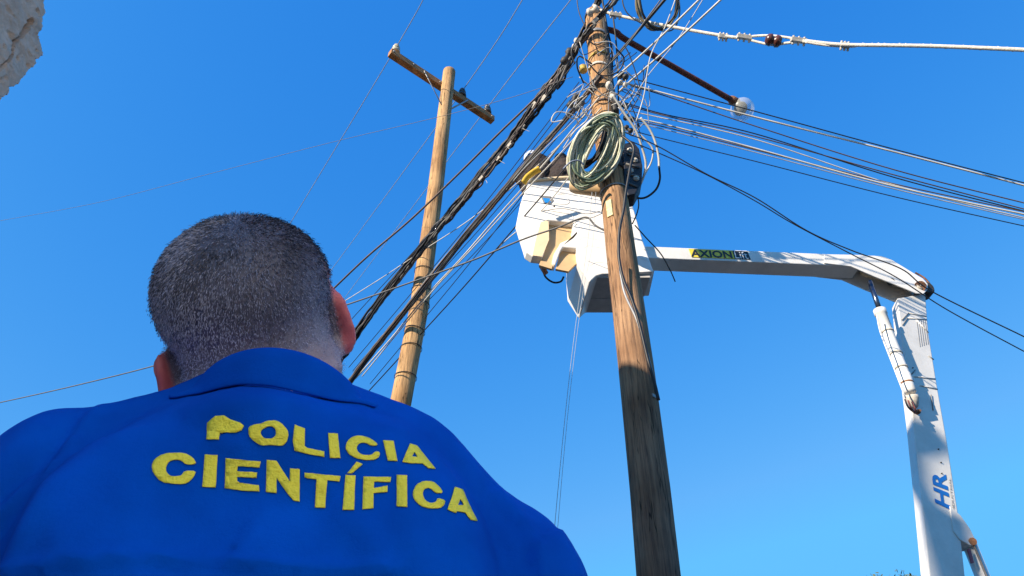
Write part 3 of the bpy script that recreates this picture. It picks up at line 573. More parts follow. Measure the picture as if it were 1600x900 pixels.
# ------------------------------------------------------------------ aerial lift
lift = thing('aerial_lift', (3.6, 5.9, 0), 'white hydraulic lift arm with elbow at the right, holding the work bucket behind the pole', 'aerial lift')
NY = Vector((0, 1, 0))
def bucket():
    Yf = 5.43; q = lambda x, y, Y=Yf: onplane(x, y, (0, Y, 0), NY)
    ol = [(826, 284), (852, 282), (890, 279), (893, 284), (915, 282), (948, 296), (985, 306), (992, 330), (1004, 372), (1022, 424), (1000, 426), (940, 428), (932, 430), (927, 436),
          (905, 490 - 42)]
    # front outline with two notches open downwards
    ol = [(826, 284), (852, 282), (890, 279), (915, 282), (948, 296), (985, 306), (992, 330), (1004, 372), (1022, 424), (980, 427), (942, 428), (932, 431), (922, 440),
          (903, 412), (901, 388), (880, 386), (877, 391), (869, 424), (864, 419), (866, 400), (876, 379), (894, 371), (896, 348), (858, 344), (858, 376), (848, 414), (831, 410), (824, 404), (808, 346), (815, 312)]
    A_ol = [(826, 284), (852, 282), (890, 279), (915, 282), (948, 296), (950, 330), (915, 352), (903, 400), (901, 388), (880, 386), (876, 392), (868, 414), (863, 410), (866, 396), (876, 379), (894, 371), (896, 348), (858, 344), (858, 372), (848, 402), (832, 400), (823, 394), (808, 346), (815, 312)]
    B_ol = [(903, 300), (915, 284), (948, 296), (985, 306), (992, 330), (1004, 372), (1022, 424), (980, 427), (942, 428), (932, 431), (922, 440), (903, 412), (900, 380)]
    bm = bmesh.new(); prism(bm, [q(x, y) for x, y in A_ol], (-.02, .11, 0)); ob = obj('bucket', bm, M['bwhite'], lift); bevel(ob, .014, 3)
    bm = bmesh.new(); prism(bm, [q(x, y, Yf - .003) for x, y in B_ol], (-.07, .60, 0)); bevel(obj('base', bm, M['bwhite'], ob), .018, 3)
    b = ob
    def panel(pts, Y, m_, nm, th=.02):
        bm = bmesh.new(); prism(bm, [q(x, y, Y) for x, y in pts], (0, th, 0)); o = obj(nm, bm, m_, b); bevel(o, .004); return o
    # recess panels inside the notches
    bm = bmesh.new(); p = [q(858, 342, 5.50), q(898, 347, 5.50), q(895, 375, 5.49), q(872, 385, 5.48), q(862, 420, 5.46), q(842, 414, 5.46), q(850, 395, 5.47)]
    prism(bm, p, (0, .03, 0)); obj('step_recess', bm, M['beige'], b)
    bm = bmesh.new(); p = [q(845, 347, 5.424), q(857, 343, 5.424), q(858, 374, 5.424), q(847, 401, 5.424), q(832, 399, 5.424), q(837, 375, 5.424)]
    prism(bm, p, (0, .005, 0)); obj('side_panel', bm, M['beige2'], b)
    bm = bmesh.new(); p = [q(878, 384, 5.50), q(903, 386, 5.50), q(902, 410, 5.48), q(888, 424, 5.45), q(868, 420, 5.45)]
    prism(bm, p, (0, .03, 0)); obj('step_recess', bm, M['beige'], b)
    # moulded ribs on the front
    for pts in ([(898, 352), (905, 350), (930, 356), (948, 358)], [(905, 376), (912, 371), (930, 374), (950, 378)], [(912, 388), (920, 384), (936, 387), (952, 391)], [(922, 415), (932, 410), (955, 412)], [(846, 327), (870, 331), (893, 336), (894, 348)], [(870, 303), (884, 304), (888, 318), (864, 318)], [(996, 388), (1010, 391)], [(1000, 405), (1014, 408)]):
        bm = bmesh.new(); tube(bm, catmull([q(x, y, Yf - .002) for x, y in pts], 5), .0035, 6); obj('rib', bm, M['bwhite'], b)
    bm = bmesh.new(); prism(bm, [q(x, y, Yf - .006) for x, y in ((845, 306), (861, 307), (865, 313), (860, 319), (850, 318))], (0, .005, 0)); obj('opening_frame', bm, M['greym'], b)
    bm = bmesh.new(); prism(bm, [q(x, y, Yf - .010) for x, y in ((848, 309), (859, 310), (861, 316), (852, 317))], (0, .005, 0)); obj('flat_mark', bm, mat('opening_blue', (.02, .25, .7), .3), b)  # flat blue patch in place of a see-through opening
    bm = bmesh.new(); box(bm, P(866, 322, 7.62), (.008, 0, 0), (0, .008, 0), (0, 0, .008)); obj('bolt', bm, M['dark'], b)
    # bottom panel grey tray under the base
    z = q(980, 427).z
    bm = bmesh.new(); base = [Vector((.83, 5.46, z)), Vector((1.36, 5.46, z)), Vector((1.34, 5.75, z)), Vector((1.08, 6.02, z)), Vector((.74, 6.02, z))]
    prism(bm, base, (0, 0, -.03)); bevel(obj('floor_tray', bm, mat('grey_tray', (.5, .47, .44), .7, var=.15, scale=9), b), .008)
    bm = bmesh.new()
    tube(bm, [(.80, 5.78, z - .030), (1.3, 5.78, z - .030)], .005, 5)
    obj('tray_rib', bm, M['galv'], b)
    # rim
    bm = bmesh.new(); rim = [q(826, 284), q(858, 281), q(890, 279), q(915, 282), q(948, 296), q(985, 306)]
    tube(bm, catmull([r_ + Vector((0, -.01, .0)) for r_ in rim], 4), .022, 8); obj('rim', bm, M['beige2'], b)
    # hose fitting hanging below
    bm = bmesh.new(); tube(bm, wpts([(848, 418), (852, 432), (864, 441), (876, 440), (881, 432)], 7.55, 7.55), .010, 6); obj('hose', bm, M['black'], b)
    bm = bmesh.new(); tube(bm, [P(846, 416, 7.55), P(853, 427, 7.5)], .028, 8); obj('fitting', bm, mat('orange_fitting', (.4, .15, .08), .5, var=.5, scale=40), b)
bucket()
BP, BN = Vector((1.4, 5.56, 0)), Vector((-.1, 1, 0)).normalized()
def bq(x, y, off=0): return onplane(x, y, BP + BN * off, BN)
def boom():
    # upper boom box
    bm = bmesh.new(); a = [bq(995, 384), bq(1345, 399), bq(1345, 416), bq(995, 402)]
    prism(bm, a, BN * .20); o = bevel(obj('upper_boom', bm, M['boomw'], lift), .008)
    side = [(1288, 397), (1340, 398), (1378, 400), (1394, 406), (1420, 422), (1442, 435), (1450, 444), (1450, 452), (1443, 459), (1432, 458), (1400, 445), (1367, 432), (1330, 416), (1288, 411)]
    bm = bmesh.new(); prism(bm, [bq(x, y, -.012) for x, y in side], BN * .014); k = bevel(obj('knuckle', bm, M['boomw'], lift), .004)
    bm = bmesh.new(); off = .215; f = [bq(x, y) + BN * off for x, y in side]; f = [p + Vector((0, 0, -.0)) for p in f]
    prism(bm, f, BN * .014); bevel(obj('far_plate', bm, M['boomw'], k), .004)
    bm = bmesh.new()      # top skin joining the two plates
    tp = [(1340, 400), (1378, 402), (1394, 408), (1420, 424), (1440, 437)]
    for (x0, y0), (x1, y1) in zip(tp, tp[1:]):
        p0, p1 = bq(x0, y0), bq(x1, y1); c = (p0 + p1) / 2 + BN * .11; box(bm, c, (p1 - p0) / 2, BN * .104, Vector((0, 0, .006)))
    obj('top_skin', bm, M['boomw'], k)
    for x, y, r_ in ((1372, 424, .03), (1392, 440, .04), (1410, 440, .03)):
        bm = bmesh.new(); tube(bm, [bq(x, y, .01), bq(x, y, .20)], r_, 10); obj('cross_pin', bm, M['dark'], k)
    bm = bmesh.new(); box(bm, bq(1385, 430, .11), (.22, 0, -.10), BN * .09, (0, 0, .02)); obj('inner_plate', bm, M['beige2'], k)
    bm = bmesh.new(); tube(bm, [bq(1438, 447, -.03), bq(1438, 447, .26)], .055, 16); obj('pivot_pin', bm, M['rust2'], k)
    bm = bmesh.new(); lathe(bm, bq(1438, 447, -.014), -BN, [(0, .045), (.012, .045), (.014, .02), (.03, .018)], 14); obj('pin_cap', bm, M['clampw'], k)
    bm = bmesh.new(); lathe(bm, bq(1449, 448, .03), BN, [(0, .07), (.02, .085), (.12, .085), (.14, .07)], 20); obj('sheave', bm, M['dark'], k)
    bm = bmesh.new(); tube(bm, catmull([bq(1430, 426, .08), bq(1445, 435, .08), bq(1454, 448, .08), bq(1451, 460, .08)], 5), .035, 6, flat=.3); obj('guard', bm, M['rust2'], k)
    # stripe band
    bm = bmesh.new(); prism(bm, [bq(1296, 398.2, -.004), bq(1307, 398.6, -.004), bq(1309, 412.5, -.004), bq(1298, 411.8, -.004)], BN * .003); obj('stripe', bm, mat('blue_grey_stripe', (.25, .38, .5), .5), o)
    # badge
    bm = bmesh.new(); prism(bm, [bq(x, y, -.006) for x, y in ((1076, 388.6), (1144, 391.6), (1148, 404.2), (1081, 401.6))], BN * .004); obj('label', bm, M['lblY'], o)
    bm = bmesh.new(); prism(bm, [bq(x, y, -.006) for x, y in ((1144.3, 391.6), (1168, 392.8), (1173, 405.2), (1148.3, 404.2))], BN * .004); obj('label', bm, M['lblK'], o)
    text('AXION', [(1080, 401), (1145.5, 403.5), (1142, 392.4), (1078, 389.6)], -.0085, M['lblK'], o, True)
    text('Lift', [(1149.5, 403.6), (1170, 404.4), (1166, 393.6), (1146.5, 392.6)], -.0085, M['lblW'], o, False)
    # lower boom
    Lf = [(1402, 466), (1408, 520), (1419, 600), (1427, 660), (1440, 780), (1452, 900)]; Rt = [(1446, 458), (1451, 520), (1464, 600), (1480, 690), (1497, 800), (1508, 900)]
    def lq(x, y, off=0):
        P0 = bq(1425, 470, .0) + Vector((0, 0, 0)); n = Vector((-.25, 1, .03)).normalized(); return onplane(x, y, P0 + n * off, n), n
    pts = [lq(x, y, .03)[0] for x, y in Lf] + [lq(x, y, .03)[0] for x, y in reversed(Rt)]; n = lq(0, 0)[1]
    e0, e1 = pts[5], pts[6]; dn = (pts[5] - pts[4]).normalized()
    pts[5:7] = [e0 + dn * .0, e0 + dn * 1.9, e1 + dn * 1.9, e1]
    bm = bmesh.new(); prism(bm, pts, n * .17 + Vector((0.05, 0, 0))); lb = bevel(obj('lower_boom', bm, M['boomw'], lift), .010)
    bm = bmesh.new(); foot = (pts[6] + pts[7]) / 2 + n * .1 if len(pts) > 7 else e0
    c = (e0 + e1) / 2 + dn * 1.9 + n * .1; lathe(bm, (c.x, c.y, 0), (0, 0, 1), [(0, .7), (.05, .7), (.1, .45), (c.z - .25, .4), (c.z - .2, .3), (c.z + .1, .28)], 28); obj('turret', bm, M['boomw'], lift)
    global LQ; LQ = lq
    text('HR', [(1486, 797), (1478, 741), (1455, 734), (1461, 785)], .026, M['lblB'], lb, True, lq)
    text('INDUSTRIAL', [(1493, 801), (1485.5, 747), (1482.5, 746.5), (1489, 801)], .026, M['greym'], lb, False, lq)
    for i in range(5):       # worn small-print sticker, lines only
        x = 1432 + i * 3.2; bm = bmesh.new(); prism(bm, [lq(a_, b_, .028)[0] for a_, b_ in ((x, 498), (x + .9, 498), (x + 6.4, 542 - i), (x + 5.5, 542 - i))], n * .002); obj('sticker_line', bm, M['greym'], lb)
    # clips and scars on lower boom
    for (x0, y0, x1, y1) in ((1409, 500, 1420, 489), (1420, 489, 1447, 494), (1410, 508, 1418, 497), (1418, 497, 1448, 499), (1432, 500, 1451, 520), (1427, 588, 1462, 592), (1437, 602, 1465, 608), (1455, 617, 1458, 641), (1424, 585, 1430, 578), (1451, 556, 1459, 562)):
        bm = bmesh.new(); tube(bm, [lq(x0, y0, .026)[0], lq(x1, y1, .026)[0]], .006, 5); obj('weld_seam', bm, M['greym'] if x1 - x0 < 16 else M['boomw'], lb)
    for x, y in ((1466, 702), (1470, 723), (1471, 740), (1426, 575)):
        bm = bmesh.new(); lathe(bm, lq(x, y, .03)[0], -n, [(0, .006), (.01, .005)], 8); obj('bolt', bm, M['dark'], lb)
    # lower bracket and ram
    bm = bmesh.new(); prism(bm, [lq(x, y, .02)[0] for x, y in ((1484, 790), (1502, 806), (1516, 826), (1527, 848), (1525, 853), (1516, 852), (1500, 843), (1490, 830))], n * .14); bevel(obj('bracket', bm, M['boomw'], lift), .006)
    bm = bmesh.new(); tube(bm, [lq(1520, 846, 0)[0], lq(1520, 846, .18)[0]], .03, 12); obj('bracket_pin', bm, M['rust2'], lift)
    a, b = lq(1513, 846, .09)[0], lq(1545, 925, .09)[0]; d = (b - a).normalized()
    bm = bmesh.new(); tube(bm, [a, b + d * 1.2], .055, 18); r_ = obj('lower_ram', bm, M['boomw'], lift)
    bm = bmesh.new(); tube(bm, [lq(1521, 850, .02)[0], lq(1552, 925, .02)[0] + d], .010, 6); obj('hose', bm, M['grey'], r_)
    bm = bmesh.new(); prism(bm, [lq(x, y, .018)[0] for x, y in ((1512, 858), (1516, 857), (1522, 879), (1518, 880))], n * .01); obj('warning_label', bm, mat('maroon_label', (.10, .03, .06), .5), r_)
    # hydraulic ram with rod
    top = lq(1359, 440, -.02)[0]; m0 = lq(1374, 484, -.03)[0]; m1 = lq(1422, 612, -.05)[0]; e = lq(1430, 640, -.02)[0]; d = (m1 - m0).normalized()
    bm = bmesh.new(); tube(bm, [top, m0 + d * .05], .025, 12); rd = obj('ram_rod', bm, M['chrome'], lift)
    bm = bmesh.new(); L_ = (m1 - m0).length; lathe(bm, m0, d, [(0, .04), (.005, .060), (.06, .060), (.065, .053), (L_ * .8, .052), (L_ * .8 + .005, .058), (L_, .058), (L_ + .02, .04)], 24); rb = obj('ram_barrel', bm, M['boomw'], lift)
    bm = bmesh.new(); tube(bm, catmull([lq(1370, 492, -.12)[0], lq(1376, 520, -.12)[0], lq(1395, 570, -.12)[0], lq(1415, 622, -.12)[0]], 5), .007, 6); obj('pipe', bm, M['boomw'], rb)
    for t in (.28, .55, .72, .9):
        bm = bmesh.new(); c = m0 + d * L_ * t; lathe(bm, c, d, [(0, .059), (.018, .059)], 20); obj('ring', bm, M['clampw'] if t < .8 else M['rust2'], rb)
    bm = bmesh.new(); lathe(bm, lq(1424, 618, -.04)[0], lq(1427, 632, -.02)[0] - lq(1424, 618, -.04)[0], [(0, .055), (.03, .06), (.10, .04), (.12, .02)], 14); obj('ram_foot', bm, M['clampw'], rb)
    for i, (x, y) in enumerate(((1414, 624), (1419, 626), (1425, 628))):
        bm = bmesh.new(); tube(bm, catmull([lq(x, y, -.07)[0], lq(x + 5, y + 12, -.08)[0], lq(1430, 646, -.02)[0]], 5), .008, 6); obj('hose', bm, mat('red_hose', (.35, .10, .07), .6, var=.4, scale=40) if i else M['brown'], rb)
    bm = bmesh.new(); lathe(bm, lq(1432, 645, .0)[0], -n, [(0, .022), (.03, .022), (.032, .014), (.05, .012)], 12); obj('coupling', bm, M['rust2'], rb)
    # boom to bucket mount
    bm = bmesh.new(); box(bm, Vector((1.2, 5.95, bq(1040, 395).z - .02)), (.28, 0, 0), (0, .2, 0), (0, 0, .09)); bevel(obj('bucket_mount', bm, M['boomw'], lift), .01)
def boom_shade_card():  # unseen card, cut to the outline of the shade it casts on the boom
    pl = [(1370, 622), (1427, 655), (1450, 660), (1482, 690), (1500, 712), (1480, 716), (1452, 722), (1457, 760), (1470, 790), (1482, 802), (1520, 815), (1560, 990), (1490, 990), (1477, 905), (1456, 835), (1440, 780), (1370, 690)]
    v = []
    for x, y in pl:
        p = LQ(x, y, .03)[0]; k = (p.x + 5.0) / -sun_dir.x; v.append(p + sun_dir * k)
    bm = bmesh.new(); prism(bm, v, (-.08, 0, 0)); obj('boom_shade_card', bm, M['galv'], [o for o in bpy.data.objects if o.name == 'plastered_building'][0])
def text(s, quad, off, m, parent, bold, plane=None):
    """lettering laid on the painted steel: the text box is mapped on four surface points"""
    cu = bpy.data.curves.new('t', 'FONT'); cu.body = s; cu.resolution_u = 3
    if bold: cu.offset = .03
    o = bpy.data.objects.new('t', cu); COL.objects.link(o); dg = bpy.context.evaluated_depsgraph_get(); dg.update()
    me = bpy.data.meshes.new_from_object(o.evaluated_get(dg)); bpy.data.objects.remove(o)
    me.name = 'lettering'
    xs = [v.co.x for v in me.vertices]; ys = [v.co.y for v in me.vertices]; x0, x1, y0, y1 = min(xs), max(xs), min(ys), max(ys)
    f = (lambda x, y: plane(x, y, off)[0]) if plane else (lambda x, y: bq(x, y, off))
    Q = [f(*k) for k in quad]
    for v in me.vertices:
        u, w = (v.co.x - x0) / (x1 - x0), (v.co.y - y0) / (y1 - y0)
        v.co = Q[0].lerp(Q[1], u).lerp(Q[3].lerp(Q[2], u), w)
    return obj('lettering', me, m, parent)
boom(); boom_shade_card()

# ------------------------------------------------------------------ people: union of blobs, remeshed into one skin
def blob_mesh(prims, voxel, smooth_it=6, fac=.5):
    bm = bmesh.new()
    for p in prims:
        if p[0] == 'e':      # ellipsoid: centre, radii, 3x3
            _, c, rad, rot = p; mtx = Matrix.Translation(c) @ rot.to_4x4() @ Matrix.Diagonal((*rad, 1))
            bmesh.ops.create_icosphere(bm, subdivisions=3, radius=1, matrix=mtx)
        else:                # tapered limb through points with radii
            _, pts = p
            for (a, ra), (b, rb) in zip(pts, pts[1:]):
                n = max(2, int((b - a).length / (min(ra, rb) * .3)))
                for i in range(n + 1):
                    t = i / n; bmesh.ops.create_icosphere(bm, subdivisions=2, radius=ra + (rb - ra) * t, matrix=Matrix.Translation(a.lerp(b, t)))
    me = bpy.data.meshes.new('tmp'); bm.to_mesh(me); bm.free(); o = bpy.data.objects.new('tmp', me); COL.objects.link(o)
    r = o.modifiers.new('r', 'REMESH'); r.mode = 'VOXEL'; r.voxel_size = voxel; r.adaptivity = 0
    s = o.modifiers.new('s', 'SMOOTH'); s.iterations = smooth_it; s.factor = fac
    dg = bpy.context.evaluated_depsgraph_get(); dg.update(); out = bpy.data.meshes.new_from_object(o.evaluated_get(dg))
    bpy.data.objects.remove(o); out.polygons.foreach_set('use_smooth', [True] * len(out.polygons)); return out
def getco(me): a = np.empty(len(me.vertices) * 3); me.vertices.foreach_get('co', a); return a.reshape(-1, 3)
def getno(me): a = np.empty(len(me.vertices) * 3); me.vertices.foreach_get('normal', a); return a.reshape(-1, 3)
def setco(me, a): me.vertices.foreach_set('co', a.ravel()); me.update()
I3 = Matrix.Identity(3)

YAW = R(9); BO = Vector((-.175, .59, 0)); BR = Vector((math.cos(YAW), math.sin(YAW), 0)); BF = Vector((-math.sin(YAW), math.cos(YAW), 0))
BM_ = Matrix((BR, BF, Vector((0, 0, 1)))).transposed()
def B(x, y, z): return BO + BR * x + BF * y + Vector((0, 0, z))
# head frame
hray = ray(392, 505).normalized(); th = R(14)
HR_ = (Vector((1, 0, 0)) * math.cos(th) + Vector((0, -SP, CP)) * math.sin(th)); HF = hray; HR_ = (HR_ - HF * HR_.dot(HF)).normalized(); HU = HR_.cross(HF).normalized()
HM = Matrix((HR_, HF, HU)).transposed(); HO = P(402, 541, .70)
def H(x, y, z): return HO + HR_ * x + HF * y + HU * z
def man():
    root = thing('person', (BO.x, BO.y, 0), 'man with short grey hair in a blue shirt with yellow lettering, seen from behind', 'person')
    def rotz(a): return (HM @ Matrix.Rotation(a, 3, 'Z'))
    prims = [('e', H(.0010, -.012, .0500), (.0790, .096, .0735), HM), ('e', H(.002, -.022, .010), (.068, .068, .056), HM), ('e', H(0, .03, -.03), (.064, .06, .075), HM), ('e', H(0, .05, -.065), (.04, .035, .035), HM),
             ('e', H(0, .096, -.005), (.012, .016, .026), HM), ('e', H(0, .100, -.02), (.016, .014, .011), HM), ('e', H(0, .082, -.052), (.024, .012, .010), HM),
             ('e', H(0, .078, .032), (.055, .014, .014), HM)]
    nb = B(0, -.035, 1.52)
    prims += [('l', [(P(398, 515, .71), .066), (P(413, 578, .695), .0735), (B(-.02, -.022, 1.53), .056)]), ('l', [(H(-.028, -.040, -.030), .040), (H(.030, -.038, -.030), .042)])]
    for s in (-1, 1):
        er = HM @ Matrix.Rotation(R(32) * s, 3, 'Z') @ Matrix.Rotation(R(-8) * s, 3, 'Y')
        c = H(.0785, -.012, .004) if s > 0 else H(-.0785, -.012, -.012); eh = 1 if s > 0 else .9
        prims += [('e', c, (.0065, .019, .033 * eh), er), ('e', c + HR_ * .004 * s + HF * -.012 + HU * .012, (.006, .008, .020 * eh), er), ('e', c + HU * -.022 * eh, (.007, .010, .014), er)]
        sh, el, wr = B(.160 * s, .005, 1.42), B(.255 * s, .02, 1.15), B(.25 * s, .16, .93)
        prims.append(('l', [(B(.05 * s, 0, 1.47), .05), (sh, .045), (el, .036), (wr, .027)]))
        fd = (B(.24 * s, .2, .86) - wr).normalized(); sd = BR * s
        palm = wr + fd * .05; prims.append(('l', [(wr, .026), (wr + fd * .03 + sd * .0, .027), (palm + fd * .03, .026)])); prims.append(('e', palm + fd * .01, (.018, .042, .042), BM_))
        for k in range(4):
            off = BF * (.028 - .019 * k); a0 = palm + fd * .04 + off; ln = (.036, .042, .039, .030)[k]
            prims.append(('l', [(a0 - fd * .02, .0095), (a0 + fd * ln, .009), (a0 + fd * ln * 1.6 - sd * .012, .0085), (a0 + fd * ln * 2.0 - sd * .03, .0075)]))
        prims.append(('l', [(wr + BF * .02 + fd * .02, .012), (palm + BF * .05, .011), (palm + BF * .058 + fd * .035, .009)]))
        hp = B(.09 * s, 0, .92); prims.append(('l', [(hp, .085), (B(.10 * s, .01, .50), .055), (B(.105 * s, -.01, .10), .038), (B(.105 * s, -.02, .06), .04)])); prims.append(('l', [(B(.105 * s, -.03, .05), .035), (B(.12 * s, .15, .035), .03)]))
    prims += [('e', B(0, 0, 1.30), (.155, .10, .2), BM_), ('e', B(0, 0, 1.02), (.15, .105, .2), BM_)]
    me = blob_mesh(prims, .0042, 5, .5)
    co = getco(me); no = getno(me)
    q = (co - np.array(HO)) @ np.array([list(HR_), list(HF), list(HU)]).T      # head coordinates
    # neck creases: rolls below the occiput
    back = np.clip(-q[:, 1] / .05, 0, 1) * (np.abs(q[:, 0]) < .10)
    def gauss(x, s): return np.exp(-(x / s) ** 2)
    crease = lambda z0, s: gauss(q[:, 2] - z0 - .012 * np.cos(q[:, 0] * 22), s)
    disp = back * (-.0050 * crease(-.045, .004) + .004 * crease(-.060, .010) - .003 * crease(-.030 + .0, .007) - .003 * crease(-.082, .004) + .003 * crease(-.092, .008))
    co2 = co + no * disp[:, None]; setco(me, co2)
    # colours: skin, redder ears, grey stubble shade where the hair is clipped
    ear = (np.abs(q[:, 0]) > .0765) & (np.abs(q[:, 2]) < .05) & (q[:, 1] > -.06)
    skin = np.array([.52, .31, .28]); red = np.array([.56, .15, .16]); stub = np.array([.11, .115, .17]) + .22 * np.clip(-(q[:, 2] - .03) / .06, 0, 1)[:, None] * np.array([1.1, .95, 1.0])
    nz = np.array([noise.noise(Vector(p * 30)) for p in q]) * .15
    hl = q[:, 2] + .028 + .02 * np.cos(q[:, 0] * 18) * 0 + nz * .03
    fac = np.clip((hl + .030) / .050, 0, 1) * (q[:, 1] < .055 + .2 * (q[:, 2] - .05)) * (~ear)
    fac = fac ** .8
    e = np.clip((np.abs(q[:, 0]) - .074) / .004, 0, 1) * (np.abs(q[:, 2]) < .06) * (q[:, 1] > -.06)
    col = skin * (1 - fac[:, None]) + stub * fac[:, None]; col = col * (1 - e[:, None]) + red * e[:, None]
    col = col * (1 + nz[:, None])
    at = me.color_attributes.new('tint', 'FLOAT_COLOR', 'POINT'); at.data.foreach_set('color', np.hstack([np.clip(col, 0, 1), np.ones((len(col), 1))]).ravel())
    body = obj('body', me, attr_mat('skin', 'tint', .5, bump=.25, bscale=500, sss=.15, noise_amt=.08), root)
    # hair: short strands rooted on the scalp
    mask = (q[:, 2] > -.062) & (q[:, 1] < .06 + .35 * np.clip(q[:, 2], 0, 1)) & (~ear) & (q[:, 2] > -.075 + 1.0 * np.clip(q[:, 1] + .0, 0, 1)) & (co[:, 2] > 1.5)
    idx = np.nonzero(mask)[0]; n = 110000; pick = rng.choice(idx, n)
    verts = np.empty((n * 4, 3)); faces = []; cols = np.empty((n * 4, 4)); keep = 0
    whorl = np.array([.01, -.06, .115])
    nz_tab = {}
    for i in pick:
        p = co2[i] + rng.normal(0, .0016, 3); nr = no[i]; z = q[i, 2]
        dens = np.clip((z + .050) / .055, .0, 1)
        if rng.random() > .12 + .88 * dens: continue
        g = q[i] - whorl; g /= (np.linalg.norm(g) + 1e-6); g = g + np.array([0, 0, -.5]) + .45 * np.array(noise.noise_vector(Vector(q[i] * 45))); g = g[0] * np.array(HR_) + g[1] * np.array(HF) + g[2] * np.array(HU)
        g -= nr * g.dot(nr); g /= (np.linalg.norm(g) + 1e-6)
        ln = (.0007 + .0022 * np.clip((z + .02) / .1, 0, 1)) * rng.uniform(.7, 1.3); lift = .16 + .18 * rng.random()
        d = g * .9 + nr * lift + rng.normal(0, .22, 3); d /= np.linalg.norm(d)
        s = np.cross(d, nr + rng.normal(0, .4, 3)); s /= (np.linalg.norm(s) + 1e-6); w = .00024
        mid = p + d * ln * .55; tip = p + d * ln + g * ln * .25
        b = keep * 4; verts[b] = p - s * w - nr * .0005; verts[b + 1] = p + s * w - nr * .0005; verts[b + 2] = mid + s * w * .8; verts[b + 3] = tip
        faces.append((b, b + 1, b + 2, b + 3))
        topd = np.clip((z - .05) / .08, 0, 1); grey = noise.noise(Vector(q[i] * 22)) * .5 + .5
        pg = .62 - .62 * topd + 1.6 * (grey - .5) + .25 * np.clip(-z / .05, 0, 1)
        pg += .2 * np.clip((.04 - z) / .06, 0, 1) + .35 * np.exp(-((q[i, 0] + .045) / .03) ** 2 - ((z - .06) / .04) ** 2)
        c = (rng.uniform(.20, .38) if rng.random() < pg else rng.uniform(.035, .09)); c *= 1 + .9 * float(np.clip((.045 - z) / .07, 0, 1)); cols[b:b + 4] = (c * .85, c * .92, c * 1.3, 1); keep += 1
    hm = bpy.data.meshes.new('hair'); hm.from_pydata(verts[:keep * 4].tolist(), [], faces); at = hm.color_attributes.new('tint', 'FLOAT_COLOR', 'POINT'); at.data.foreach_set('color', cols[:keep * 4].ravel())
    obj('hair', hm, attr_mat('hair_strands', 'tint', .45, spec=.4), root)
    for s in (-1, 1):
        bm = bmesh.new(); bmesh.ops.create_uvsphere(bm, u_segments=16, v_segments=10, radius=.012, matrix=Matrix.Translation(H(.032 * s, .078, .008))); obj('eye', bm, mat('eye_white', (.7, .7, .7), .2, var=.02), root)

    # shirt
    sp = [('e', B(0, -.012, 1.385), (.178, .125, .165), BM_), ('e', B(0, -.01, 1.25), (.182, .128, .22), BM_), ('e', B(0, .01, 1.02), (.178, .135, .22), BM_), ('e', B(0, -.01, .92), (.182, .135, .12), BM_),
          ('e', B(0, -.030, 1.49), (.15, .095, .085), BM_), ('e', B(-.02, -.055, 1.512), (.085, .075, .055), BM_), ('l', [(B(-.175, .0, 1.478), .068), (B(.17, .0, 1.475), .068)])]
    for s in (-1, 1):
        sp += [('l', [(B(-.022 + .035 * s, -.03, 1.56), .05), (B(.10 * s, -.014, 1.525), .056), (B(.17 * s, .0, 1.483), .066)]), ('e', B(.190 * s, .0, 1.450), (.066, .074, .095), BM_),
               ('l', [(B(.197 * s, .0, 1.44), .066), (B(.245 * s, .01, 1.27), .058), (B(.275 * s, .02, 1.14), .055), (B(.252 * s, .15, .95), .042)])]
        sp.append(('e', B(.075 * s, -.070, 1.40), (.10, .062, .13), BM_))
    me = blob_mesh(sp, .0055, 34, .7)
    co = getco(me); lx = (co - np.array(BO)) @ np.array(list(BR)); w_ = np.clip((co[:, 2] - 1.2) / .2, 0, 1); co[:, 2] += w_ * np.where(lx < 0, -lx * .15, -lx * .13 + .020 * np.exp(-((lx - .11) / .06) ** 2)); co -= np.outer(w_ * np.clip(lx, 0, 1) * .05, np.array(list(BR))); setco(me, co); no = getno(me); px, py, dd = proj(co)
    vdir = co - np.array(CAM); vdir /= np.linalg.norm(vdir, axis=1)[:, None]; vis = np.clip(-(no * vdir).sum(1) / .45, 0, 1)
    def dpoly(pl, w):
        best = np.full(len(co), 1e9); sign = np.zeros(len(co))
        for (ax, ay), (bx, by) in zip(pl, pl[1:]):
            L2 = (bx - ax) ** 2 + (by - ay) ** 2; t = np.clip(((px - ax) * (bx - ax) + (py - ay) * (by - ay)) / L2, 0, 1)
            ex, ey = px - ax - t * (bx - ax), py - ay - t * (by - ay); dl = np.hypot(ex, ey); up = dl < best; best = np.where(up, dl, best); sign = np.where(up, np.sign((bx - ax) * ey - (by - ay) * ex), sign)
        return best, sign
    disp = np.zeros(len(co))
    for pl, w, amp in (([(-60, 905), (60, 885), (190, 868), (280, 871), (380, 880), (500, 888), (620, 892)], 9, .004), ([(170, 622), (130, 670), (80, 735), (20, 790), (-60, 850)], 11, .0045), ([(262, 606), (205, 660), (150, 730), (95, 800), (40, 880)], 24, -.002),
                       ([(120, 700), (70, 780), (20, 860), (-30, 930)], 12, .004), ([(60, 650), (20, 700), (-40, 760)], 16, .002), ([(785, 765), (822, 815), (842, 862), (850, 920)], 12, .003), ([(660, 690), (715, 740), (760, 810), (785, 900)], 26, -.003), ([(540, 800), (575, 830), (600, 880)], 26, .0025), ([(640, 800), (660, 850), (665, 920)], 26, .002), ([(300, 640), (420, 618), (560, 632)], 18, .002)):
        d, sg = dpoly(pl, w); x = d * sg / w
        disp += amp * (np.exp(-x ** 2) - .7 * np.exp(-(x - 1.6) ** 2)) * vis
    loc = (co - np.array(B(0, 0, 0))) @ np.array([list(BR), list(BF), [0, 0, 1]]).T
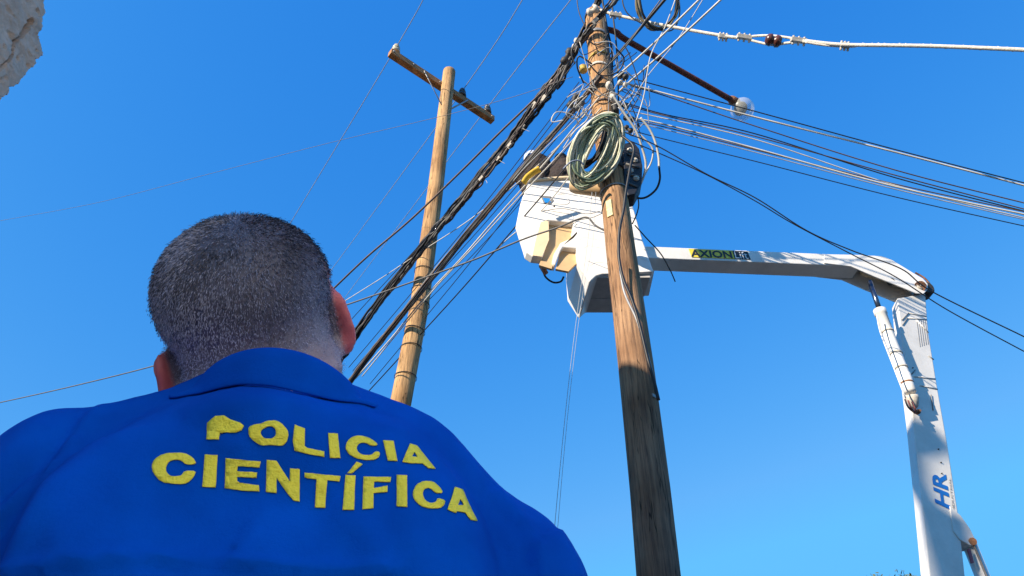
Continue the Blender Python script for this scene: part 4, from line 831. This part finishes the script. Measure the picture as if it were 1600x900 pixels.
    for i in range(len(co)):
        v = Vector(loc[i]); disp[i] += .0040 * noise.noise(Vector((v.x * 9 + 2, v.y * 9, v.z * 4))) + .0020 * noise.noise(Vector((v.x * 26 + v.z * 12, v.y * 22, v.z * 9))) + .0005 * noise.noise(v * 80) + .0035 * (1 - abs(noise.noise(Vector((v.x * 7 + v.z * 9, v.y * 6, v.z * 5 - v.x * 8 + 4)))) * 4) * (noise.noise(v * 5 + Vector((3, 3, 3))) > .05)
    co = co + no * disp[:, None]; setco(me, co)
    cloth = bpy.data.materials.new('blue_shirt_cloth'); cloth.use_nodes = True; N = cloth.node_tree.nodes; L = cloth.node_tree.links; pb = N['Principled BSDF']
    pb.inputs['Roughness'].default_value = .9; pb.inputs['Specular IOR Level'].default_value = .05; pb.inputs['Sheen Weight'].default_value = .0; pb.inputs['Sheen Roughness'].default_value = .5
    tc = N.new('ShaderNodeTexCoord'); nz1 = N.new('ShaderNodeTexNoise'); nz1.inputs['Scale'].default_value = 14; nz1.inputs['Detail'].default_value = 6; L.new(tc.outputs['Object'], nz1.inputs[0])
    cr = N.new('ShaderNodeValToRGB'); cr.color_ramp.elements[0].position = .3; cr.color_ramp.elements[1].position = .7; cr.color_ramp.elements[0].color = (.0, .062, .42, 1); cr.color_ramp.elements[1].color = (.0, .092, .58, 1); L.new(nz1.outputs[0], cr.inputs[0]); L.new(cr.outputs[0], pb.inputs['Base Color'])
    w1 = N.new('ShaderNodeTexNoise'); w1.inputs['Scale'].default_value = 330; w1.inputs['Detail'].default_value = 6; w1.inputs['Roughness'].default_value = .8; L.new(tc.outputs['Object'], w1.inputs[0]); bp1 = N.new('ShaderNodeBump'); bp1.inputs['Strength'].default_value = .6; bp1.inputs['Distance'].default_value = .001; L.new(w1.outputs[0], bp1.inputs['Height']); L.new(bp1.outputs[0], pb.inputs['Normal'])
    shirt = obj('shirt', me, cloth, root)
    # collar
    nc = B(.0, -.028, 0); 
    nc = nc - BR * .027
    def ring(rx, ry, z, zf, a0, n=48):
        out = []
        for k in range(n + 1):
            a = -a0 + 2 * a0 * k / n; out.append(nc + BR * math.sin(a) * rx - BF * math.cos(a) * ry + Vector((0, 0, z - zf * (1 - math.cos(a)) / 2)))
        return out
    prof = [(.072, .072, 1.560, .050), (.073, .075, 1.584, .050), (.075, .080, 1.590, .050), (.076, .087, 1.584, .050), (.070, .092, 1.574, .050), (.067, .095, 1.566, .052)]
    bvs = BVHTree.FromPolygons([Vector(c) for c in co], [tuple(p.vertices) for p in me.polygons])
    RG = [ring(*pp, R(150)) for pp in prof]
    for k in range(len(RG[0])):
        h = bvs.find_nearest(RG[-1][k]); RG[-1][k] = h[0] + h[1] * .0010
        m_ = RG[3][k].lerp(RG[-1][k], .55); h = bvs.find_nearest(m_); up_ = (m_ - h[0]).length if (m_ - h[0]).dot(h[1]) > 0 else 0
        RG[4][k] = h[0] + h[1] * max(.004, up_ * .8)
    bm = bmesh.new(); rings = [[bm.verts.new(p) for p in g] for g in RG]
    for A, B_ in zip(rings, rings[1:]):
        for k in range(len(A) - 1): bm.faces.new((A[k], A[k + 1], B_[k + 1], B_[k])).smooth = True
    co_ = obj('collar', bm, cloth, shirt); sm = co_.modifiers.new('s', 'SOLIDIFY'); sm.thickness = .0026; sm.offset = 0; sb = co_.modifiers.new('b', 'SUBSURF'); sb.levels = 1; sb.render_levels = 1
    # yellow lettering sewn on the back
    bv = BVHTree.FromPolygons([Vector(c) for c in co], [tuple(p.vertices) for p in me.polygons])
    A_ = lambda l: [(220 + x / 5.625, 630 + y / 5.625) for x, y in l]; B2 = lambda l: [(480 + x / 5.293, 660 + y / 5.293) for x, y in l]
    G = [[A_([(660,115),(740,110),(790,145),(880,175),(910,200),(890,240),(840,262),(700,262),(690,322),(580,322),(588,180),(625,145)])],
     [A_([(950,210),(1010,190),(1060,185),(1110,160),(1180,155),(1235,180),(1290,240),(1300,290),(1280,350),(1240,380),(1150,370),(1060,375),(1000,340),(950,290)]), A_([(1060,240),(1110,210),(1150,205),(1185,230),(1192,280),(1160,312),(1090,315),(1055,275)])],
     [[(460,664.7),(476,670.9),(476,697.6),(480,700.6),(506.4,706.3),(506.4,714.8),(480,710),(460,704.7),(457.3,690.4)]],
     [B2([(170,95),(250,100),(272,300),(185,298)])],
     [B2([(430,115),(500,130),(560,165),(585,195),(530,200),(480,172),(430,175),(405,210),(420,255),(470,278),(530,275),(560,245),(600,250),(598,285),(560,315),(480,318),(400,300),(340,265),(312,215),(330,160),(370,125)])],
     [B2([(625,155),(710,160),(745,325),(665,322)])],
     [B2([(845,180),(905,200),(960,270),(1055,390),(1000,385),(950,345),(860,345),(785,332),(820,240)]), B2([(885,250),(862,290),(910,295)])],
     [A_([(320,440),(390,445),(460,480),(495,540),(395,545),(360,510),(310,500),(250,515),(225,560),(225,610),(260,645),(320,650),(360,640),(385,600),(488,600),(470,650),(410,710),(340,718),(180,700),(110,620),(95,560),(120,500),(200,450)])],
     [A_([(565,455),(678,460),(660,745),(540,740)])],
     [A_([(750,485),(1055,515),(1045,570),(855,555),(850,600),(1025,612),(1020,660),(850,650),(850,690),(900,710),(1040,725),(1045,780),(900,775),(740,750)])],
     [A_([(1110,500),(1195,510),(1310,690),(1312,575),(1398,585),(1395,870),(1340,860),(1290,800),(1195,660),(1195,795),(1100,785)])],
     [[(476,739.3),(532,745),(530,753.5),(511.2,750.7),(508.3,794.5),(491.7,793.8),(494.2,749.7),(480,747.9),(476,746.4)]],
     [B2([(315,440),(398,445),(388,730),(292,728)])], [B2([(405,330),(458,350),(370,425),(330,425)])],
     [B2([(465,455),(695,458),(685,500),(555,495),(550,550),(665,530),(665,580),(548,590),(548,715),(455,725)])],
     [B2([(740,440),(825,445),(828,705),(740,700)])],
     [B2([(960,490),(1040,495),(1090,540),(1122,590),(1060,590),(1010,545),(965,555),(950,600),(970,650),(1020,675),(1060,665),(1075,630),(1138,650),(1130,690),(1095,715),(1010,718),(930,695),(880,640),(868,590),(900,520)])],
     [B2([(1215,540),(1280,560),(1330,680),(1400,820),(1345,810),(1300,750),(1235,740),(1225,755),(1155,725),(1185,640)]), B2([(1262,635),(1240,690),(1290,690)])]]
    def dens(pl, smoothit=False):
        o = []
        for (a, b), (c, d) in zip(pl, pl[1:] + pl[:1]):
            k = max(1, int(math.hypot(c - a, d - b) / 3))
            for i in range(k): o.append((a + (c - a) * i / k + random.uniform(-.15, .15), b + (d - b) * i / k + random.uniform(-.15, .15)))
        return o
    ym = mat('yellow_thread', (.86, .76, .06), .85, var=.06, scale=160, bump=.35, bscale=300)
    def chaikin(l):
        o = []
        for (a, b), (c, d) in zip(l, l[1:] + l[:1]): o += [(a * .78 + c * .22, b * .78 + d * .22), (a * .22 + c * .78, b * .22 + d * .78)]
        return o
    for gi, g in enumerate(G):
        if gi in (1, 4, 7, 16): g = [chaikin(l) for l in g]
        loops = [dens(l) for l in g]; flat = [p for l in loops for p in l]; bm = bmesh.new()
        tris = tessellate_polygon([[Vector((x, y, 0)) for x, y in l] for l in loops]); pts3 = []; ok = True
        # refine then project on the cloth
        b0 = bmesh.new(); vv = [b0.verts.new((x, y, 0)) for x, y in flat]
        for t in tris:
            try: b0.faces.new([vv[i] for i in t])
            except ValueError: pass
        for _ in range(2):
            le = [e_ for e_ in b0.edges if e_.calc_length() > 6]
            if le: bmesh.ops.subdivide_edges(b0, edges=le, cuts=1); bmesh.ops.triangulate(b0, faces=b0.faces[:])
        for v in b0.verts:
            r_ = ray(v.co.x, v.co.y).normalized(); hit = bv.ray_cast(CAM, r_)
            if hit[0] is None: ok = False; break
            nn = hit[1]; nn = nn if nn.dot(r_) < 0 else -nn
            v.co = hit[0] + nn * .0005
        if not ok: print('LETTER MISS'); b0.free(); continue
        bmesh.ops.recalc_face_normals(b0, faces=b0.faces)
        avg = sum((f.normal for f in b0.faces), Vector())
        if avg.dot(ray(500, 700)) > 0: bmesh.ops.reverse_faces(b0, faces=b0.faces)
        for f in b0.faces: f.smooth = True
        o = obj('letter', b0, ym, shirt); sm = o.modifiers.new('s', 'SOLIDIFY'); sm.thickness = .0006; sm.offset = 1
    # trousers and shoes
    tp = [('e', B(0, 0, .95), (.178, .13, .12), BM_)]
    for s in (-1, 1): tp.append(('l', [(B(.09 * s, 0, .9), .10), (B(.10 * s, .01, .5), .075), (B(.105 * s, -.01, .10), .065)]))
    obj('trousers', blob_mesh(tp, .015, 6), M['trousers'], root)
    for s in (-1, 1): obj('shoe', blob_mesh([('l', [(B(.105 * s, -.05, .05), .048), (B(.115 * s, .08, .045), .045), (B(.125 * s, .18, .035), .036)])], .01, 4), M['leather'], root)
man()

# workers in the bucket
def worker(c, lean, label, hat, sleeve):
    c = Vector(c); root = thing('person', c, label, 'person', None); h = Vector(lean)
    hd = c + Vector((0, 0, .62)) + h
    pr = [('l', [(c + Vector((-.09, 0, -.55)), .07), (c + Vector((-.09, 0, -.1)), .09), (c + Vector((0, 0, 0)), .14)]), ('l', [(c + Vector((.09, 0, -.55)), .07), (c + Vector((.09, 0, -.1)), .09)]),
          ('l', [(c, .13), (c + h * .5 + Vector((0, 0, .25)), .15), (c + h * .8 + Vector((0, 0, .42)), .12), (hd - Vector((0, 0, .1)), .055), (hd, .075)]), ('e', hd + Vector((0, 0, .01)), (.078, .095, .115), I3), ('e', hd + Vector((0, .095, -.01)), (.012, .018, .018), I3)]
    obj('body', blob_mesh(pr, .014, 3), mat('worker_skin', (.35, .2, .14), .6), root)
    jp = [('l', [(c + Vector((0, 0, -.08)), .155), (c + h * .5 + Vector((0, 0, .25)), .22), (c + h * .85 + Vector((.04, 0, .49)), .18)])]
    for s in (-1, 1):
        a = c + h * .8 + Vector((.17 * s, 0, .40)); e = a + (Vector((.10, .10, .05)) if s > 0 else Vector((.0, -.03, -.16))); w = e + Vector((.12, .05, .16)) if s > 0 else e + Vector((.10, .0, -.12))
        jp.append(('l', [(c + h * .8 + Vector((0, 0, .38)), .10), (a, .075), (e, .06), (w, .05)]))
    me = blob_mesh(jp, .012, 3); co = getco(me); no = getno(me)
    dsp = np.array([.016 * noise.noise(Vector(p * 14)) + .008 * noise.noise(Vector(p * 34)) for p in co]); setco(me, co + no * dsp[:, None])
    obj('jacket', me, M['jacket'], root)
    if hat:
        bm = bmesh.new(); ax = Vector((-.45, -.15, .9)).normalized(); lathe(bm, hd + ax * .01, ax, [(0, .125), (.008, .128), (.012, .102), (.06, .098), (.10, .075), (.125, .035), (.13, .004)], 20); obj('hard_hat', bm, M['helmet'], root)
        bm = bmesh.new(); lathe(bm, hd + ax * .014, ax, [(0, .104), (.03, .104)], 20); obj('hat_band', bm, M['skyblue'], root)
    else: 
        pr = [('e', hd + Vector((0, -.012, .03)), (.09, .105, .115), I3)]; obj('hair', blob_mesh(pr, .012, 2), M['jacket'], root)
    return root
def workers():
    a = P(843, 264, 8.75); worker(a - Vector((0, 0, .49)), (-.07, -.03, -.02), 'worker in dark jacket and white and blue hard hat, leftmost in the bucket', True, None)
    b = P(874, 268, 8.7); worker(b - Vector((0, 0, .52)), (.02, -.06, -.04), 'dark haired worker in dark jacket, beside the one with the hard hat', False, None)
    bm = bmesh.new(); tube(bm, wpts([(818, 286), (824, 277), (834, 269), (843, 264)], 7.6, 7.65), .034, 8, flat=.5); tag(obj('safety_strap', bm, M['hiviz']), 'yellow webbing strap over the upper left rim of the bucket', 'strap')
workers()

# ------------------------------------------------------------------ tree tops at the lower right
def tree(px, py, d, crown, label, seed):
    rd = random.Random(seed); t = P(px, py, d); root = thing('leafy_tree', (t.x, t.y, 0), label, 'tree', 'trees beyond the lift')
    bm = bmesh.new(); tube(bm, catmull([(t.x, t.y, 0), (t.x + .1, t.y, t.z * .4), (t.x - .1, t.y, t.z * .7), (t.x, t.y, t.z - .5)], 5), lambda q: .16 * (1 - q) + .03, 8)
    for k in range(9):
        a = k * 2.4; z = t.z * (.45 + .05 * k); tube(bm, catmull([(t.x, t.y, z), (t.x + math.cos(a) * crown * .4, t.y + math.sin(a) * crown * .4, z + .5), (t.x + math.cos(a) * crown * .75, t.y + math.sin(a) * crown * .75, z + .8)], 4), lambda q: .06 * (1 - q) + .012, 6)
    obj('trunk', bm, mat('bark', (.12, .08, .05), .9, var=.4, scale=10), root)
    vs, fs = [], []
    cl = [(Vector((0, 0, -.35)), .4), (Vector((.35, 0, -.5)), .35), (Vector((-.4, .1, -.6)), .35)] + [(Vector((rd.gauss(0, crown * .45), rd.gauss(0, crown * .45), -.5 - abs(rd.gauss(0, crown * .7)) - .5)), rd.uniform(.35, .7)) for _ in range(38)]
    for c, r in cl:
        for _ in range(190):
            q = Vector((rd.gauss(0, 1), rd.gauss(0, 1), rd.gauss(0, .8))).normalized() * r * rd.random() ** .4 + c + t; u = Vector((rd.gauss(0, 1), rd.gauss(0, 1), rd.gauss(0, 1))).normalized(); w = u.orthogonal().normalized(); s = rd.uniform(.03, .06); n = len(vs)
            vs += [q - u * s * 1.5, q + w * s * .6, q + u * s * 1.5, q - w * s * .6]; fs.append((n, n + 1, n + 2, n + 3))
    me = bpy.data.meshes.new('crown'); me.from_pydata(vs, [], fs); obj('crown', me, mat('leaves', (.09, .10, .03), .7, var=.5, scale=2), root)
tree(1404, 892, 20, 1.8, 'tree whose leafy tip just shows at the bottom edge beside the lower boom', 1)
tree(1368, 897, 21, 1.6, 'slightly lower tree tip at the bottom edge, left of the other', 2)
